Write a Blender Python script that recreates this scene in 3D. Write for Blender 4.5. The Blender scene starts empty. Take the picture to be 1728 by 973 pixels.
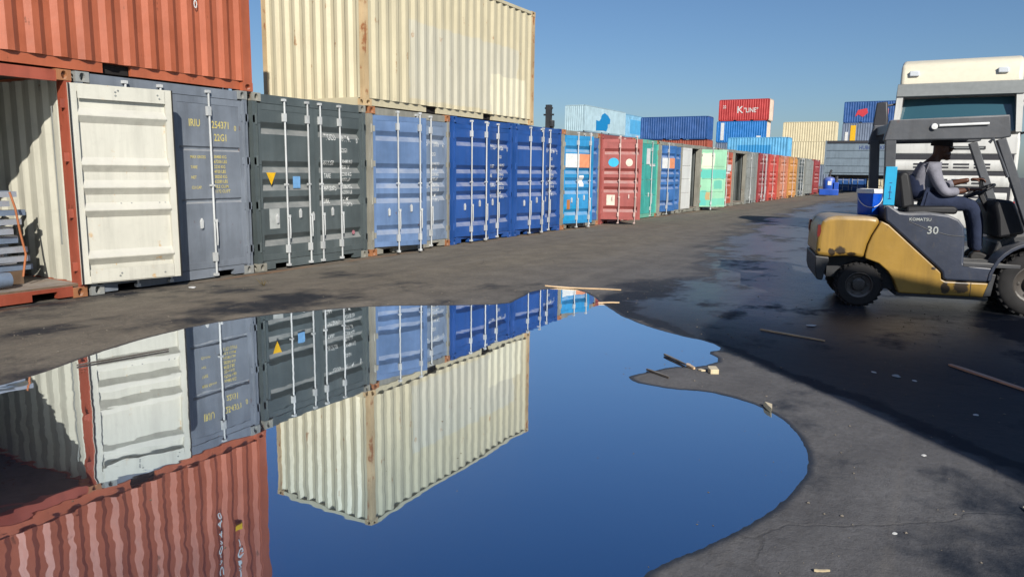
import bpy, bmesh, math, random
import numpy as np
from mathutils import Vector, Matrix, Euler

random.seed(11)
SC = bpy.context.scene
COL = SC.collection
PI = math.pi

# ------------------------------------------------------------------ camera, sky, sun, exposure
cam_d = bpy.data.cameras.new('camera')
cam = bpy.data.objects.new('camera', cam_d)
COL.objects.link(cam)
SC.camera = cam
yaw, pitch, roll, cam_h = 1.0506, 0.1571, 0.0135, 1.548
fw = Vector((math.sin(yaw) * math.cos(pitch), math.cos(yaw) * math.cos(pitch), -math.sin(pitch)))
r0 = Vector((math.cos(yaw), -math.sin(yaw), 0))
u0 = r0.cross(fw)
rr = math.cos(roll) * r0 + math.sin(roll) * u0
uu = -math.sin(roll) * r0 + math.cos(roll) * u0
cam.matrix_world = Matrix(((rr.x, uu.x, -fw.x, 0), (rr.y, uu.y, -fw.y, 0), (rr.z, uu.z, -fw.z, cam_h), (0, 0, 0, 1)))
cam_d.sensor_fit = 'HORIZONTAL'
cam_d.sensor_width = 36.0
cam_d.lens = 1265.26 * 36.0 / 1728.0
cam_d.clip_end = 3000
cam_d.clip_start = 0.05

SUN_EL = math.radians(30)
SUN_AZ = Vector((0.726, 0.688, 0)).normalized()          # the way the light travels over the ground
world = bpy.data.worlds.new('World')
SC.world = world
world.use_nodes = True
wn = world.node_tree.nodes
bgn = wn['Background']
sky = wn.new('ShaderNodeTexSky')
sky.sky_type = 'NISHITA'
sky.sun_disc = False
sky.sun_elevation = SUN_EL
sky.sun_rotation = math.atan2(-SUN_AZ.x, -SUN_AZ.y)
sky.altitude = 0
sky.air_density = 1.0
sky.dust_density = 0.9
sky.ozone_density = 6.5
world.node_tree.links.new(sky.outputs[0], bgn.inputs['Color'])
bgn.inputs['Strength'].default_value = 0.073

sun_d = bpy.data.lights.new('sun', 'SUN')
sun_d.energy = 5.0
sun_d.angle = math.radians(0.55)
sun_d.color = (1.0, 0.945, 0.865)
sun = bpy.data.objects.new('sun', sun_d)
COL.objects.link(sun)
sdir = Vector((SUN_AZ.x * math.cos(SUN_EL), SUN_AZ.y * math.cos(SUN_EL), -math.sin(SUN_EL)))
sun.rotation_euler = sdir.to_track_quat('-Z', 'Y').to_euler()
sun.location = (-20, -20, 30)

SC.view_settings.view_transform = 'Standard'
SC.view_settings.look = 'None'
SC.view_settings.exposure = 0.3
SC.view_settings.gamma = 1.0
SC.view_settings.use_curve_mapping = False
SC.render.engine = 'CYCLES'
SC.cycles.max_bounces = 6
SC.cycles.use_denoising = True

# ------------------------------------------------------------------ colours and materials
ALBEDO = 0.78        # sRGB picks below are as seen in full sun; this brings them to paint reflectances

def lin(c):
    out = []
    for v in c:
        v = v / 255.0
        out.append(ALBEDO * (v / 12.92 if v <= 0.04045 else ((v + 0.055) / 1.055) ** 2.4))
    return tuple(out)

MATS = {}

def new_mat(name):
    m = bpy.data.materials.new(name)
    m.use_nodes = True
    nt = m.node_tree
    return m, nt, nt.nodes['Principled BSDF']

def nd(nt, t, **kw):
    n = nt.nodes.new(t)
    for k, v in kw.items():
        setattr(n, k, v)
    return n

def mixcol(nt, fac, a, b):
    n = nd(nt, 'ShaderNodeMix', data_type='RGBA')
    for sock, v in ((0, fac), (6, a), (7, b)):
        if isinstance(v, (int, float)):
            n.inputs[sock].default_value = v
        elif isinstance(v, tuple):
            n.inputs[sock].default_value = (v[0], v[1], v[2], 1)
        else:
            nt.links.new(v, n.inputs[sock])
    return n.outputs[2]

def mathn(nt, op, a, b=None, clamp=False):
    n = nd(nt, 'ShaderNodeMath', operation=op)
    n.use_clamp = clamp
    for i, v in enumerate((a, b)):
        if v is None:
            continue
        if isinstance(v, (int, float)):
            n.inputs[i].default_value = v
        else:
            nt.links.new(v, n.inputs[i])
    return n.outputs[0]

def maprange(nt, v, a, b, c=0.0, d=1.0, smooth=False):
    n = nd(nt, 'ShaderNodeMapRange')
    if smooth:
        n.interpolation_type = 'SMOOTHSTEP'
    nt.links.new(v, n.inputs[0])
    for i, x in enumerate((a, b, c, d)):
        n.inputs[i + 1].default_value = x
    return n.outputs[0]

def coords(nt, scale=(1, 1, 1), rnd=True):
    tc = nd(nt, 'ShaderNodeTexCoord')
    mp = nd(nt, 'ShaderNodeMapping')
    mp.inputs['Scale'].default_value = scale
    nt.links.new(tc.outputs['Object'], mp.inputs['Vector'])
    if rnd:
        oi = nd(nt, 'ShaderNodeObjectInfo')
        mul = mathn(nt, 'MULTIPLY', oi.outputs['Random'], 37.0)
        cb = nd(nt, 'ShaderNodeCombineXYZ')
        for i in range(3):
            nt.links.new(mul, cb.inputs[i])
        nt.links.new(cb.outputs[0], mp.inputs['Location'])
    return mp.outputs[0], tc

def noise(nt, vec, scale, detail=4, rough=0.55):
    n = nd(nt, 'ShaderNodeTexNoise')
    n.inputs['Scale'].default_value = scale
    n.inputs['Detail'].default_value = detail
    n.inputs['Roughness'].default_value = rough
    nt.links.new(vec, n.inputs['Vector'])
    return n.outputs['Fac']

def paint(name, rgb, rust=0.35, dirt=0.35, rough=0.42, fade=0.18, metal=0.0, patches=None, rustcol=(96, 52, 28), dust=0.75):
    """weathered paint: faded blotches, vertical run marks, rust blisters, fine dents"""
    if name in MATS:
        return MATS[name]
    m, nt, b = new_mat(name)
    base = lin(rgb)
    v1, tc = coords(nt)
    v2, _ = coords(nt, (6.0, 6.0, 0.55))
    n1 = noise(nt, v1, 1.3, 5, 0.6)
    pale = tuple(min(0.9, c * (1 + fade) + 0.035 * fade * 3) for c in base)
    dark = tuple(c * (1 - fade) for c in base)
    col = mixcol(nt, maprange(nt, n1, 0.32, 0.68), dark, pale)
    if patches:
        sep = nd(nt, 'ShaderNodeSeparateXYZ')
        nt.links.new(tc.outputs['Object'], sep.inputs[0])
        for (axis, a0, a1, z0, z1, prgb, amt) in patches:
            wob = mathn(nt, 'MULTIPLY', mathn(nt, 'SUBTRACT', noise(nt, v1, 2.2, 3), 0.5), 0.18)
            A = mathn(nt, 'ADD', sep.outputs['XYZ'.index(axis)], wob)
            Z = mathn(nt, 'ADD', sep.outputs[2], wob)
            k = mathn(nt, 'MULTIPLY', maprange(nt, A, a0 - 0.012, a0 + 0.012), maprange(nt, A, a1 - 0.012, a1 + 0.012, 1, 0))
            k = mathn(nt, 'MULTIPLY', k, mathn(nt, 'MULTIPLY', maprange(nt, Z, z0 - 0.012, z0 + 0.012), maprange(nt, Z, z1 - 0.012, z1 + 0.012, 1, 0)))
            col = mixcol(nt, mathn(nt, 'MULTIPLY', k, amt), col, lin(prgb))
    if dirt > 0:
        n2 = noise(nt, v2, 1.0, 6, 0.65)
        k = maprange(nt, n2, 0.46, 0.72, 0, min(1.0, dirt * 1.5))
        col = mixcol(nt, k, col, tuple(c * 0.42 + 0.012 for c in base))
        n4 = noise(nt, v1, 14, 6, 0.7)
        col = mixcol(nt, maprange(nt, n4, 0.56, 0.8, 0, dirt * 0.6), col, lin((118, 104, 86)))
    if rust > 0:
        n3 = noise(nt, v1, 3.1, 9, 0.68)
        n5 = noise(nt, v2, 1.7, 6, 0.6)
        k = mathn(nt, 'ADD', mathn(nt, 'MULTIPLY', n3, 0.62), mathn(nt, 'MULTIPLY', n5, 0.38))
        th = 0.645 - 0.17 * rust
        k = maprange(nt, k, th, th + 0.05, 0, 0.9)
        n6 = noise(nt, v1, 22, 4)
        rc = mixcol(nt, n6, tuple(c * 0.55 for c in lin(rustcol)), tuple(min(1, c * 1.7) for c in lin(rustcol)))
        col = mixcol(nt, k, col, rc)
        rg = mathn(nt, 'ADD', mathn(nt, 'MULTIPLY', k, 0.4), rough)
        nt.links.new(rg, b.inputs['Roughness'])
    else:
        b.inputs['Roughness'].default_value = rough
    if dust > 0:      # pale dust settles on whatever faces upwards
        ge = nd(nt, 'ShaderNodeNewGeometry')
        sn = nd(nt, 'ShaderNodeSeparateXYZ')
        nt.links.new(ge.outputs['True Normal'], sn.inputs[0])
        k = mathn(nt, 'MULTIPLY', maprange(nt, sn.outputs[2], 0.30, 0.55), maprange(nt, noise(nt, v1, 4.0, 5, 0.6), 0.30, 0.62, 0.35, 1.0))
        col = mixcol(nt, mathn(nt, 'MULTIPLY', k, dust), col, tuple(0.45 * c + 0.55 * g for c, g in zip(base, lin((196, 194, 188)))))
    nt.links.new(col, b.inputs['Base Color'])
    b.inputs['Metallic'].default_value = metal
    bp = nd(nt, 'ShaderNodeBump')
    bp.inputs['Strength'].default_value = 0.22
    bp.inputs['Distance'].default_value = 0.03
    nt.links.new(noise(nt, v1, 2.6, 5, 0.55), bp.inputs['Height'])
    nt.links.new(bp.outputs[0], b.inputs['Normal'])
    MATS[name] = m
    return m

def plain(name, rgb, rough=0.5, metal=0.0, var=0.15, spec=0.5, emit=None):
    if name in MATS:
        return MATS[name]
    m, nt, b = new_mat(name)
    base = lin(rgb)
    v1, _ = coords(nt)
    n1 = noise(nt, v1, 9, 5, 0.6)
    col = mixcol(nt, maprange(nt, n1, 0.3, 0.7), tuple(c * (1 - var) for c in base), tuple(min(1, c * (1 + var)) for c in base))
    nt.links.new(col, b.inputs['Base Color'])
    b.inputs['Roughness'].default_value = rough
    b.inputs['Metallic'].default_value = metal
    b.inputs['Specular IOR Level'].default_value = spec
    MATS[name] = m
    return m

# ------------------------------------------------------------------ mesh helpers
class MB:
    def __init__(self):
        self.v = []
        self.f = []

    def add(self, vs, fs):
        o = len(self.v)
        self.v += [tuple(p) for p in vs]
        self.f += [tuple(i + o for i in f) for f in fs]
        return self

    def box(self, x0, x1, y0, y1, z0, z1):
        vs = [(x0, y0, z0), (x1, y0, z0), (x1, y1, z0), (x0, y1, z0), (x0, y0, z1), (x1, y0, z1), (x1, y1, z1), (x0, y1, z1)]
        return self.add(vs, [(0, 3, 2, 1), (4, 5, 6, 7), (0, 1, 5, 4), (1, 2, 6, 5), (2, 3, 7, 6), (3, 0, 4, 7)])

    def prism(self, poly, axis, a, b):
        """poly: 2-d outline; axis 'y' -> (x,z) outline extruded a..b along y, 'x' -> (y,z), 'z' -> (x,y)"""
        n = len(poly)
        def P(p, t):
            return {'y': (p[0], t, p[1]), 'x': (t, p[0], p[1]), 'z': (p[0], p[1], t)}[axis]
        vs = [P(p, a) for p in poly] + [P(p, b) for p in poly]
        fs = [tuple(range(n)), tuple(range(2 * n - 1, n - 1, -1))]
        for i in range(n):
            j = (i + 1) % n
            fs.append((i, i + n, j + n, j))
        return self.add(vs, fs)

    def tube(self, path, rad, seg=10, caps=True):
        path = [Vector(p) for p in path]
        n = len(path)
        rads = rad if isinstance(rad, (list, tuple)) else [rad] * n
        vs, fs = [], []
        ref = None
        for i, p in enumerate(path):
            if i == 0:
                d = path[1] - p
            elif i == n - 1:
                d = p - path[i - 1]
            else:
                d = (path[i + 1] - p).normalized() + (p - path[i - 1]).normalized()
            d.normalize()
            if ref is None:
                ref = Vector((0, 0, 1)) if abs(d.z) < 0.9 else Vector((1, 0, 0))
            a = d.cross(ref).normalized()
            c = d.cross(a).normalized()
            ref = -c if False else ref
            for k in range(seg):
                t = 2 * PI * k / seg
                vs.append(p + rads[i] * (math.cos(t) * a + math.sin(t) * c))
        for i in range(n - 1):
            for k in range(seg):
                k2 = (k + 1) % seg
                fs.append((i * seg + k, i * seg + k2, (i + 1) * seg + k2, (i + 1) * seg + k))
        if caps:
            fs.append(tuple(range(seg - 1, -1, -1)))
            fs.append(tuple((n - 1) * seg + k for k in range(seg)))
        return self.add(vs, fs)

    def lathe(self, prof, axis='z', seg=24, centre=(0, 0, 0), close=False):
        """prof: list of (radius, height)"""
        n = len(prof)
        vs, fs = [], []
        for (r, h) in prof:
            for k in range(seg):
                t = 2 * PI * k / seg
                a, c = r * math.cos(t), r * math.sin(t)
                p = {'z': (a, c, h), 'y': (a, h, c), 'x': (h, a, c)}[axis]
                vs.append((p[0] + centre[0], p[1] + centre[1], p[2] + centre[2]))
        m = n if close else n - 1
        for i in range(m):
            i2 = (i + 1) % n
            for k in range(seg):
                k2 = (k + 1) % seg
                fs.append((i * seg + k, i * seg + k2, i2 * seg + k2, i2 * seg + k))
        return self.add(vs, fs)

    def mesh(self, name, smooth=None):
        me = bpy.data.meshes.new(name)
        me.from_pydata(self.v, [], self.f)
        bm = bmesh.new()
        bm.from_mesh(me)
        bmesh.ops.recalc_face_normals(bm, faces=bm.faces)
        bm.to_mesh(me)
        bm.free()
        if smooth is not None:
            me.polygons.foreach_set('use_smooth', [True] * len(me.polygons))
            me.set_sharp_from_angle(angle=math.radians(smooth))
        me.materials.append(None)
        me.update()
        return me

CACHE = {}

def cached(key, fn, smooth=None):
    if key not in CACHE:
        CACHE[key] = fn().mesh(str(key[0]), smooth)
    return CACHE[key]

def obj(name, me, mat=None, parent=None, loc=(0, 0, 0), rot=(0, 0, 0), bevel=None, seg=2):
    if isinstance(me, MB):
        me = me.mesh(name, 35)
    o = bpy.data.objects.new(name, me)
    COL.objects.link(o)
    o.location = loc
    o.rotation_euler = rot
    if mat is not None and me is not None:
        if len(me.materials) == 0:
            me.materials.append(None)
        o.material_slots[0].link = 'OBJECT'
        o.material_slots[0].material = mat
    if parent is not None:
        o.parent = parent
    if bevel:
        bv = o.modifiers.new('bevel', 'BEVEL')
        bv.width = bevel
        bv.segments = seg
        bv.limit_method = 'ANGLE'
        bv.angle_limit = math.radians(35)
        me.polygons.foreach_set('use_smooth', [True] * len(me.polygons))
        me.set_sharp_from_angle(angle=math.radians(60))
    return o

def thing(name, label, cat, loc=(0, 0, 0), rotz=0.0, group=None):
    o = bpy.data.objects.new(name, None)
    COL.objects.link(o)
    o.empty_display_size = 0.2
    o.location = loc
    o.rotation_euler = (0, 0, rotz)
    o['label'] = label
    o['category'] = cat
    if group:
        o['group'] = group
    return o

def tag(o, label, cat, group=None):
    o['label'] = label
    o['category'] = cat
    if group:
        o['group'] = group
    return o

TEXTS = {}

def text_mesh(s, size, key=None, spacing=1.0):
    k = (s, size, spacing)
    if k in TEXTS:
        return TEXTS[k]
    cu = bpy.data.curves.new('lettering', 'FONT')
    cu.body = s
    cu.size = size
    cu.space_character = spacing
    cu.resolution_u = 2
    cu.offset = 0.012 * size / 0.1 * 0.10
    ob = bpy.data.objects.new('lettering', cu)
    COL.objects.link(ob)
    bpy.context.view_layer.update()
    dg = bpy.context.evaluated_depsgraph_get()
    me = bpy.data.meshes.new_from_object(ob.evaluated_get(dg))
    bpy.data.objects.remove(ob)
    co = np.zeros(len(me.vertices) * 3, dtype=np.float32)
    me.vertices.foreach_get('co', co)
    co = co.reshape(-1, 3)
    out = (co.copy(), [tuple(p.vertices) for p in me.polygons])
    bpy.data.meshes.remove(me)
    TEXTS[k] = out
    return out

def lettering(name, s, size, mat, parent, x, z, yfun, spacing=1.0, sx=1.0, plane='xz', flip=1):
    """flat lettering lying on a surface: yfun(x, z) gives the surface offset"""
    co, fs = text_mesh(s, size, spacing=spacing)
    vs = []
    for p in co:
        X, Z = x + p[0] * sx * flip, z + p[1]
        if plane == 'xz':
            vs.append((X, yfun(X, Z), Z))
        else:
            vs.append((yfun(X, Z), X, Z))
    me = bpy.data.meshes.new(name)
    me.from_pydata(vs, [], fs)
    me.materials.append(None)
    return obj(name, me, mat, parent)

# prebuild the texts while the scene is small
for s_, z_ in (('IRIU', .115), ('254371', .115), ('22G1', .115), ('TGCU', .11), ('091741', .11), ('0', .11)):
    text_mesh(s_, z_)

# ------------------------------------------------------------------ ground, puddle
def vnoise(x, y, seed, scale):
    rs = np.random.RandomState(seed)
    T = rs.rand(256, 256)
    X, Y = x * scale, y * scale
    xi, yi = np.floor(X).astype(int), np.floor(Y).astype(int)
    fx, fy = X - xi, Y - yi
    fx, fy = fx * fx * (3 - 2 * fx), fy * fy * (3 - 2 * fy)
    g = lambda a, b: T[a % 256, b % 256]
    return (g(xi, yi) * (1 - fx) * (1 - fy) + g(xi + 1, yi) * fx * (1 - fy) + g(xi, yi + 1) * (1 - fx) * fy + g(xi + 1, yi + 1) * fx * fy) - 0.5

WATER_Z = 0.08
SHORE = [(-3.0, 3.0), (-1.5, 4.4), (0.4, 4.95), (1.6, 5.2), (2.5, 5.36), (2.81, 5.43), (3.28, 5.65), (3.9, 5.83), (4.5, 5.91), (5.1, 5.79),
         (5.75, 5.46), (6.18, 5.19), (6.64, 4.57), (7.03, 4.08), (7.45, 4.15), (8.05, 4.31), (8.52, 4.05), (8.2, 3.6), (7.59, 3.17),
         (6.95, 2.64), (6.55, 2.03), (6.44, 1.67), (6.22, 1.5), (6.05, 1.62), (5.86, 1.42), (5.55, 1.52), (5.44, 1.72), (5.22, 1.80), (5.0, 1.90),
         (4.87, 1.80), (4.86, 1.66), (4.85, 1.52), (4.93, 1.30), (4.87, 1.08), (4.79, 0.92), (4.64, 0.77), (4.47, 0.66), (4.17, 0.54), (3.9, 0.49), (3.55, 0.50),
         (3.21, 0.56), (2.83, 0.69), (2.63, 0.79), (2.47, 0.85), (2.2, 0.82), (1.9, 0.6), (1.2, 0.2), (0, -0.6), (-2, -0.6), (-3.4, 1.2)]

def smooth_closed(pts, n=3):
    for _ in range(n):
        q = []
        for i in range(len(pts)):
            a, b = pts[i], pts[(i + 1) % len(pts)]
            q += [(0.75 * a[0] + 0.25 * b[0], 0.75 * a[1] + 0.25 * b[1]), (0.25 * a[0] + 0.75 * b[0], 0.25 * a[1] + 0.75 * b[1])]
        pts = q
    return pts

shore = np.array(smooth_closed(SHORE, 1))

def signed_dist(px, py, poly):
    d2 = np.full(px.shape, 1e9)
    inside = np.zeros(px.shape, bool)
    n = len(poly)
    for i in range(n):
        ax, ay = poly[i]
        bx, by = poly[(i + 1) % n]
        ex, ey = bx - ax, by - ay
        L = ex * ex + ey * ey + 1e-12
        t = np.clip(((px - ax) * ex + (py - ay) * ey) / L, 0, 1)
        d2 = np.minimum(d2, (px - ax - t * ex) ** 2 + (py - ay - t * ey) ** 2)
        c = (ay > py) != (by > py)
        with np.errstate(divide='ignore', invalid='ignore'):
            xi = ax + (py - ay) * ex / (ey if abs(ey) > 1e-12 else 1e-12)
        inside ^= (c & (px < xi))
    d = np.sqrt(d2)
    return np.where(inside, -d, d)

def sstep(a, b, x):
    t = np.clip((x - a) / (b - a), 0, 1)
    return t * t * (3 - 2 * t)

def ground_height(x, y):
    sd = signed_dist(x, y, shore)
    n = vnoise(x, y, 1, 1.1) * 0.5 + vnoise(x, y, 2, 3.1) * 0.3 + vnoise(x, y, 3, 9.0) * 0.2 + vnoise(x, y, 5, 21.0) * 0.12
    amp = 0.004 + 0.010 * sstep(0.1, 1.5, sd)
    near = sstep(2.2, 0.4, sd)
    prof = np.where(sd < 0, np.maximum(sd * 0.10, -0.03), np.minimum(sd * 0.045, 0.012))
    z = WATER_Z + prof + n * amp * (1 - 0.35 * near)
    z = np.where(sd > 0.6, np.maximum(z, WATER_Z + 0.004), z)
    z = z - 0.092 * sstep(6.3, 8.1, y)
    far = sstep(14, 30, np.hypot(x - 4, y - 3))
    zf = np.where(y > 7.2, 0.0, 0.092 - 0.092 * sstep(6.3, 8.1, y))
    z = z * (1 - far) + zf * far
    # level strip under the container row
    row = sstep(8.1, 8.5, y)
    return z * (1 - row) + (-0.004) * row

def axis_vals(fine0, fine1, step, lo, hi):
    a = list(np.arange(fine0, fine1, step))
    x, s = fine1, step
    while x < hi:
        a.append(x)
        s = min(s * 1.13, 60)
        x += s
    a.append(hi)
    x, s = fine0, step
    left = []
    while x > lo:
        s = min(s * 1.13, 60)
        x -= s
        left.append(max(x, lo))
    return np.array(sorted(set(left)) + a)

gx = axis_vals(1.4, 9.2, 0.028, -300, 900)
gy = axis_vals(-0.2, 6.6, 0.028, -400, 400)
GX, GY = np.meshgrid(gx, gy, indexing='ij')
GZ = ground_height(GX.ravel(), GY.ravel())
nv = GX.size
co = np.stack([GX.ravel(), GY.ravel(), GZ], 1).astype(np.float32)
ni, nj = len(gx), len(gy)
I, J = np.meshgrid(np.arange(ni - 1), np.arange(nj - 1), indexing='ij')
a_ = (I * nj + J).ravel()
quads = np.stack([a_, a_ + nj, a_ + nj + 1, a_ + 1], 1).astype(np.int32)
gme = bpy.data.meshes.new('ground')
gme.vertices.add(nv)
gme.vertices.foreach_set('co', co.ravel())
gme.loops.add(quads.size)
gme.loops.foreach_set('vertex_index', quads.ravel())
gme.polygons.add(len(quads))
gme.polygons.foreach_set('loop_start', np.arange(0, quads.size, 4, dtype=np.int32))
gme.update(calc_edges=True)
gme.polygons.foreach_set('use_smooth', [True] * len(quads))

def ground_material():
    m, nt, b = new_mat('asphalt_yard')
    tc = nd(nt, 'ShaderNodeTexCoord')
    P = tc.outputs['Object']
    sep = nd(nt, 'ShaderNodeSeparateXYZ')
    nt.links.new(P, sep.inputs[0])
    X, Y, Z = sep.outputs
    n_big = noise(nt, P, 0.45, 5, 0.6)
    n_mid = noise(nt, P, 2.3, 6, 0.65)
    n_fin = noise(nt, P, 28, 5, 0.7)
    n_grit = noise(nt, P, 130, 3, 0.7)
    grey = mixcol(nt, maprange(nt, n_mid, 0.3, 0.7), (0.080, 0.081, 0.088), (0.126, 0.128, 0.136))
    brown = mixcol(nt, maprange(nt, n_mid, 0.3, 0.7), (0.114, 0.098, 0.074), (0.197, 0.170, 0.128))
    # drier, dustier towards the containers
    dust = maprange(nt, mathn(nt, 'ADD', Y, mathn(nt, 'MULTIPLY', n_big, 2.2)), 3.6, 7.6, 0.1, 1.0, True)
    col = mixcol(nt, dust, grey, brown)
    col = mixcol(nt, maprange(nt, n_fin, 0.35, 0.7, 0, 0.45), col, (0.045, 0.042, 0.040))
    col = mixcol(nt, maprange(nt, n_grit, 0.6, 0.78, 0, 0.5), col, (0.20, 0.185, 0.165))
    # cracks and patched areas
    vc = nd(nt, 'ShaderNodeTexVoronoi', feature='DISTANCE_TO_EDGE')
    vc.inputs['Scale'].default_value = 0.42
    wv = nd(nt, 'ShaderNodeVectorMath', operation='ADD')
    nw = nd(nt, 'ShaderNodeTexNoise')
    nw.inputs['Scale'].default_value = 1.4
    nw.inputs['Detail'].default_value = 7
    nt.links.new(P, nw.inputs['Vector'])
    nt.links.new(P, wv.inputs[0])
    nt.links.new(nw.outputs['Color'], wv.inputs[1])
    nt.links.new(wv.outputs[0], vc.inputs['Vector'])
    crack = mathn(nt, 'MULTIPLY', maprange(nt, vc.outputs['Distance'], 0.002, 0.007, 1, 0), maprange(nt, n_big, 0.42, 0.55))
    col = mixcol(nt, mathn(nt, 'MULTIPLY', crack, 0.35), col, (0.04, 0.038, 0.036))
    # tyre scuffs running along the alley
    vt = nd(nt, 'ShaderNodeMapping')
    vt.inputs['Scale'].default_value = (0.10, 2.6, 1)
    vt.inputs['Rotation'].default_value = (0, 0, math.radians(-7))
    nt.links.new(P, vt.inputs['Vector'])
    n_tr = noise(nt, vt.outputs[0], 1.2, 4, 0.6)
    col = mixcol(nt, maprange(nt, n_tr, 0.54, 0.70, 0, 0.26), col, (0.055, 0.053, 0.052))
    col = mixcol(nt, maprange(nt, n_tr, 0.44, 0.30, 0, 0.35), col, (0.19, 0.172, 0.148))
    # rusty dirt washed out along the foot of the container row
    rl = mathn(nt, 'ABSOLUTE', mathn(nt, 'SUBTRACT', Y, mathn(nt, 'ADD', 8.50, mathn(nt, 'MULTIPLY', n_mid, 0.20))))
    rl = mathn(nt, 'MULTIPLY', maprange(nt, rl, 0.02, 0.10, 1, 0), maprange(nt, n_big, 0.40, 0.60))
    col = mixcol(nt, mathn(nt, 'MULTIPLY', rl, 0.75), col, (0.23, 0.12, 0.055))
    # wet stains, and painted shade deepening the cast shadow before the forklift
    v = nd(nt, 'ShaderNodeMapping')
    v.inputs['Scale'].default_value = (0.16, 0.55, 1)
    v.inputs['Rotation'].default_value = (0, 0, math.radians(8))
    nt.links.new(P, v.inputs['Vector'])
    n_str = noise(nt, v.outputs[0], 1.6, 7, 0.62)
    n_str2 = noise(nt, P, 0.9, 7, 0.66)
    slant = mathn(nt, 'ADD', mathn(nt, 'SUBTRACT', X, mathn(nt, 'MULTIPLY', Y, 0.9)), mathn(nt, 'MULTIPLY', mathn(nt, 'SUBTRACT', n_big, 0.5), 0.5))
    lane = mathn(nt, 'MULTIPLY', maprange(nt, slant, 4.62, 5.1, 0, 1, True), maprange(nt, X, 34, 60, 1, 0, True))  # near end follows the edge of the cast shadow
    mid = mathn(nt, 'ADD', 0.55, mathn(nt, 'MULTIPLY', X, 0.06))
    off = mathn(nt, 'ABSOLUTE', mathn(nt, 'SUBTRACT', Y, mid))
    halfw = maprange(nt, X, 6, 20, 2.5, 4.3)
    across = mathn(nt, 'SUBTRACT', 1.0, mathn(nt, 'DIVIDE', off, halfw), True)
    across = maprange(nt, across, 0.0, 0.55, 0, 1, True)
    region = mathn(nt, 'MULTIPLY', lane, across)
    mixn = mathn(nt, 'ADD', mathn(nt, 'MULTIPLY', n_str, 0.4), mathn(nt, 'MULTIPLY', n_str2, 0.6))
    wet_shade_raw = mathn(nt, 'ADD', mixn, mathn(nt, 'MULTIPLY', mathn(nt, 'SUBTRACT', region, 1.0), 0.35))
    damp_shade = maprange(nt, mathn(nt, 'ADD', wet_shade_raw, maprange(nt, X, 8.0, 10.5, 0.16, 0.0, True)), 0.30, 0.42, 0, 1, True)
    wet = maprange(nt, wet_shade_raw, 0.39, 0.47, 0, 1, True)
    wet = mathn(nt, 'MULTIPLY', wet, maprange(nt, X, 6.2, 8.6, 0.15, 1, True))
    # wet rim of the puddle: low ground close to the water line (only where the yard is high)
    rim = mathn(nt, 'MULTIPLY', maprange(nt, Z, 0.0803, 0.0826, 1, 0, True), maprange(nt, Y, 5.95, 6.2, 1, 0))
    damp_shade = mathn(nt, 'MAXIMUM', damp_shade, rim)
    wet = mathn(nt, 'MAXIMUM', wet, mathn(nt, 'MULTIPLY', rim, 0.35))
    col = mixcol(nt, mathn(nt, 'MULTIPLY', damp_shade, maprange(nt, X, 8.0, 11.5, 0.84, 0.34, True)), col, (0.008, 0.014, 0.025))  # near part paints the cast shadow area darker and bluer
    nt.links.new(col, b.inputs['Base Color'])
    rgh = mathn(nt, 'SUBTRACT', mathn(nt, 'SUBTRACT', 0.9, mathn(nt, 'MULTIPLY', damp_shade, 0.30)), mathn(nt, 'MULTIPLY', wet, 0.30))
    nt.links.new(rgh, b.inputs['Roughness'])
    spc = mathn(nt, 'ADD', mathn(nt, 'SUBTRACT', 0.40, mathn(nt, 'MULTIPLY', damp_shade, 0.34)), mathn(nt, 'MULTIPLY', wet, 0.95))
    nt.links.new(spc, b.inputs['Specular IOR Level'])
    bp = nd(nt, 'ShaderNodeBump')
    bp.inputs['Distance'].default_value = 0.014
    st = mathn(nt, 'SUBTRACT', 0.62, mathn(nt, 'MULTIPLY', wet, 0.05))
    nt.links.new(st, bp.inputs['Strength'])
    n_wav = noise(nt, P, 9, 4, 0.6)
    h = mathn(nt, 'ADD', mathn(nt, 'ADD', mathn(nt, 'MULTIPLY', n_fin, 0.7), mathn(nt, 'MULTIPLY', n_grit, 0.3)), mathn(nt, 'MULTIPLY', n_wav, mathn(nt, 'ADD', 0.5, mathn(nt, 'MULTIPLY', wet, 0.9))))
    h = mathn(nt, 'SUBTRACT', h, mathn(nt, 'MULTIPLY', crack, 0.2))
    nt.links.new(h, bp.inputs['Height'])
    nt.links.new(bp.outputs[0], b.inputs['Normal'])
    return m

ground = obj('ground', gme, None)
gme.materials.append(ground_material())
ground['kind'] = 'structure'

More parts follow.
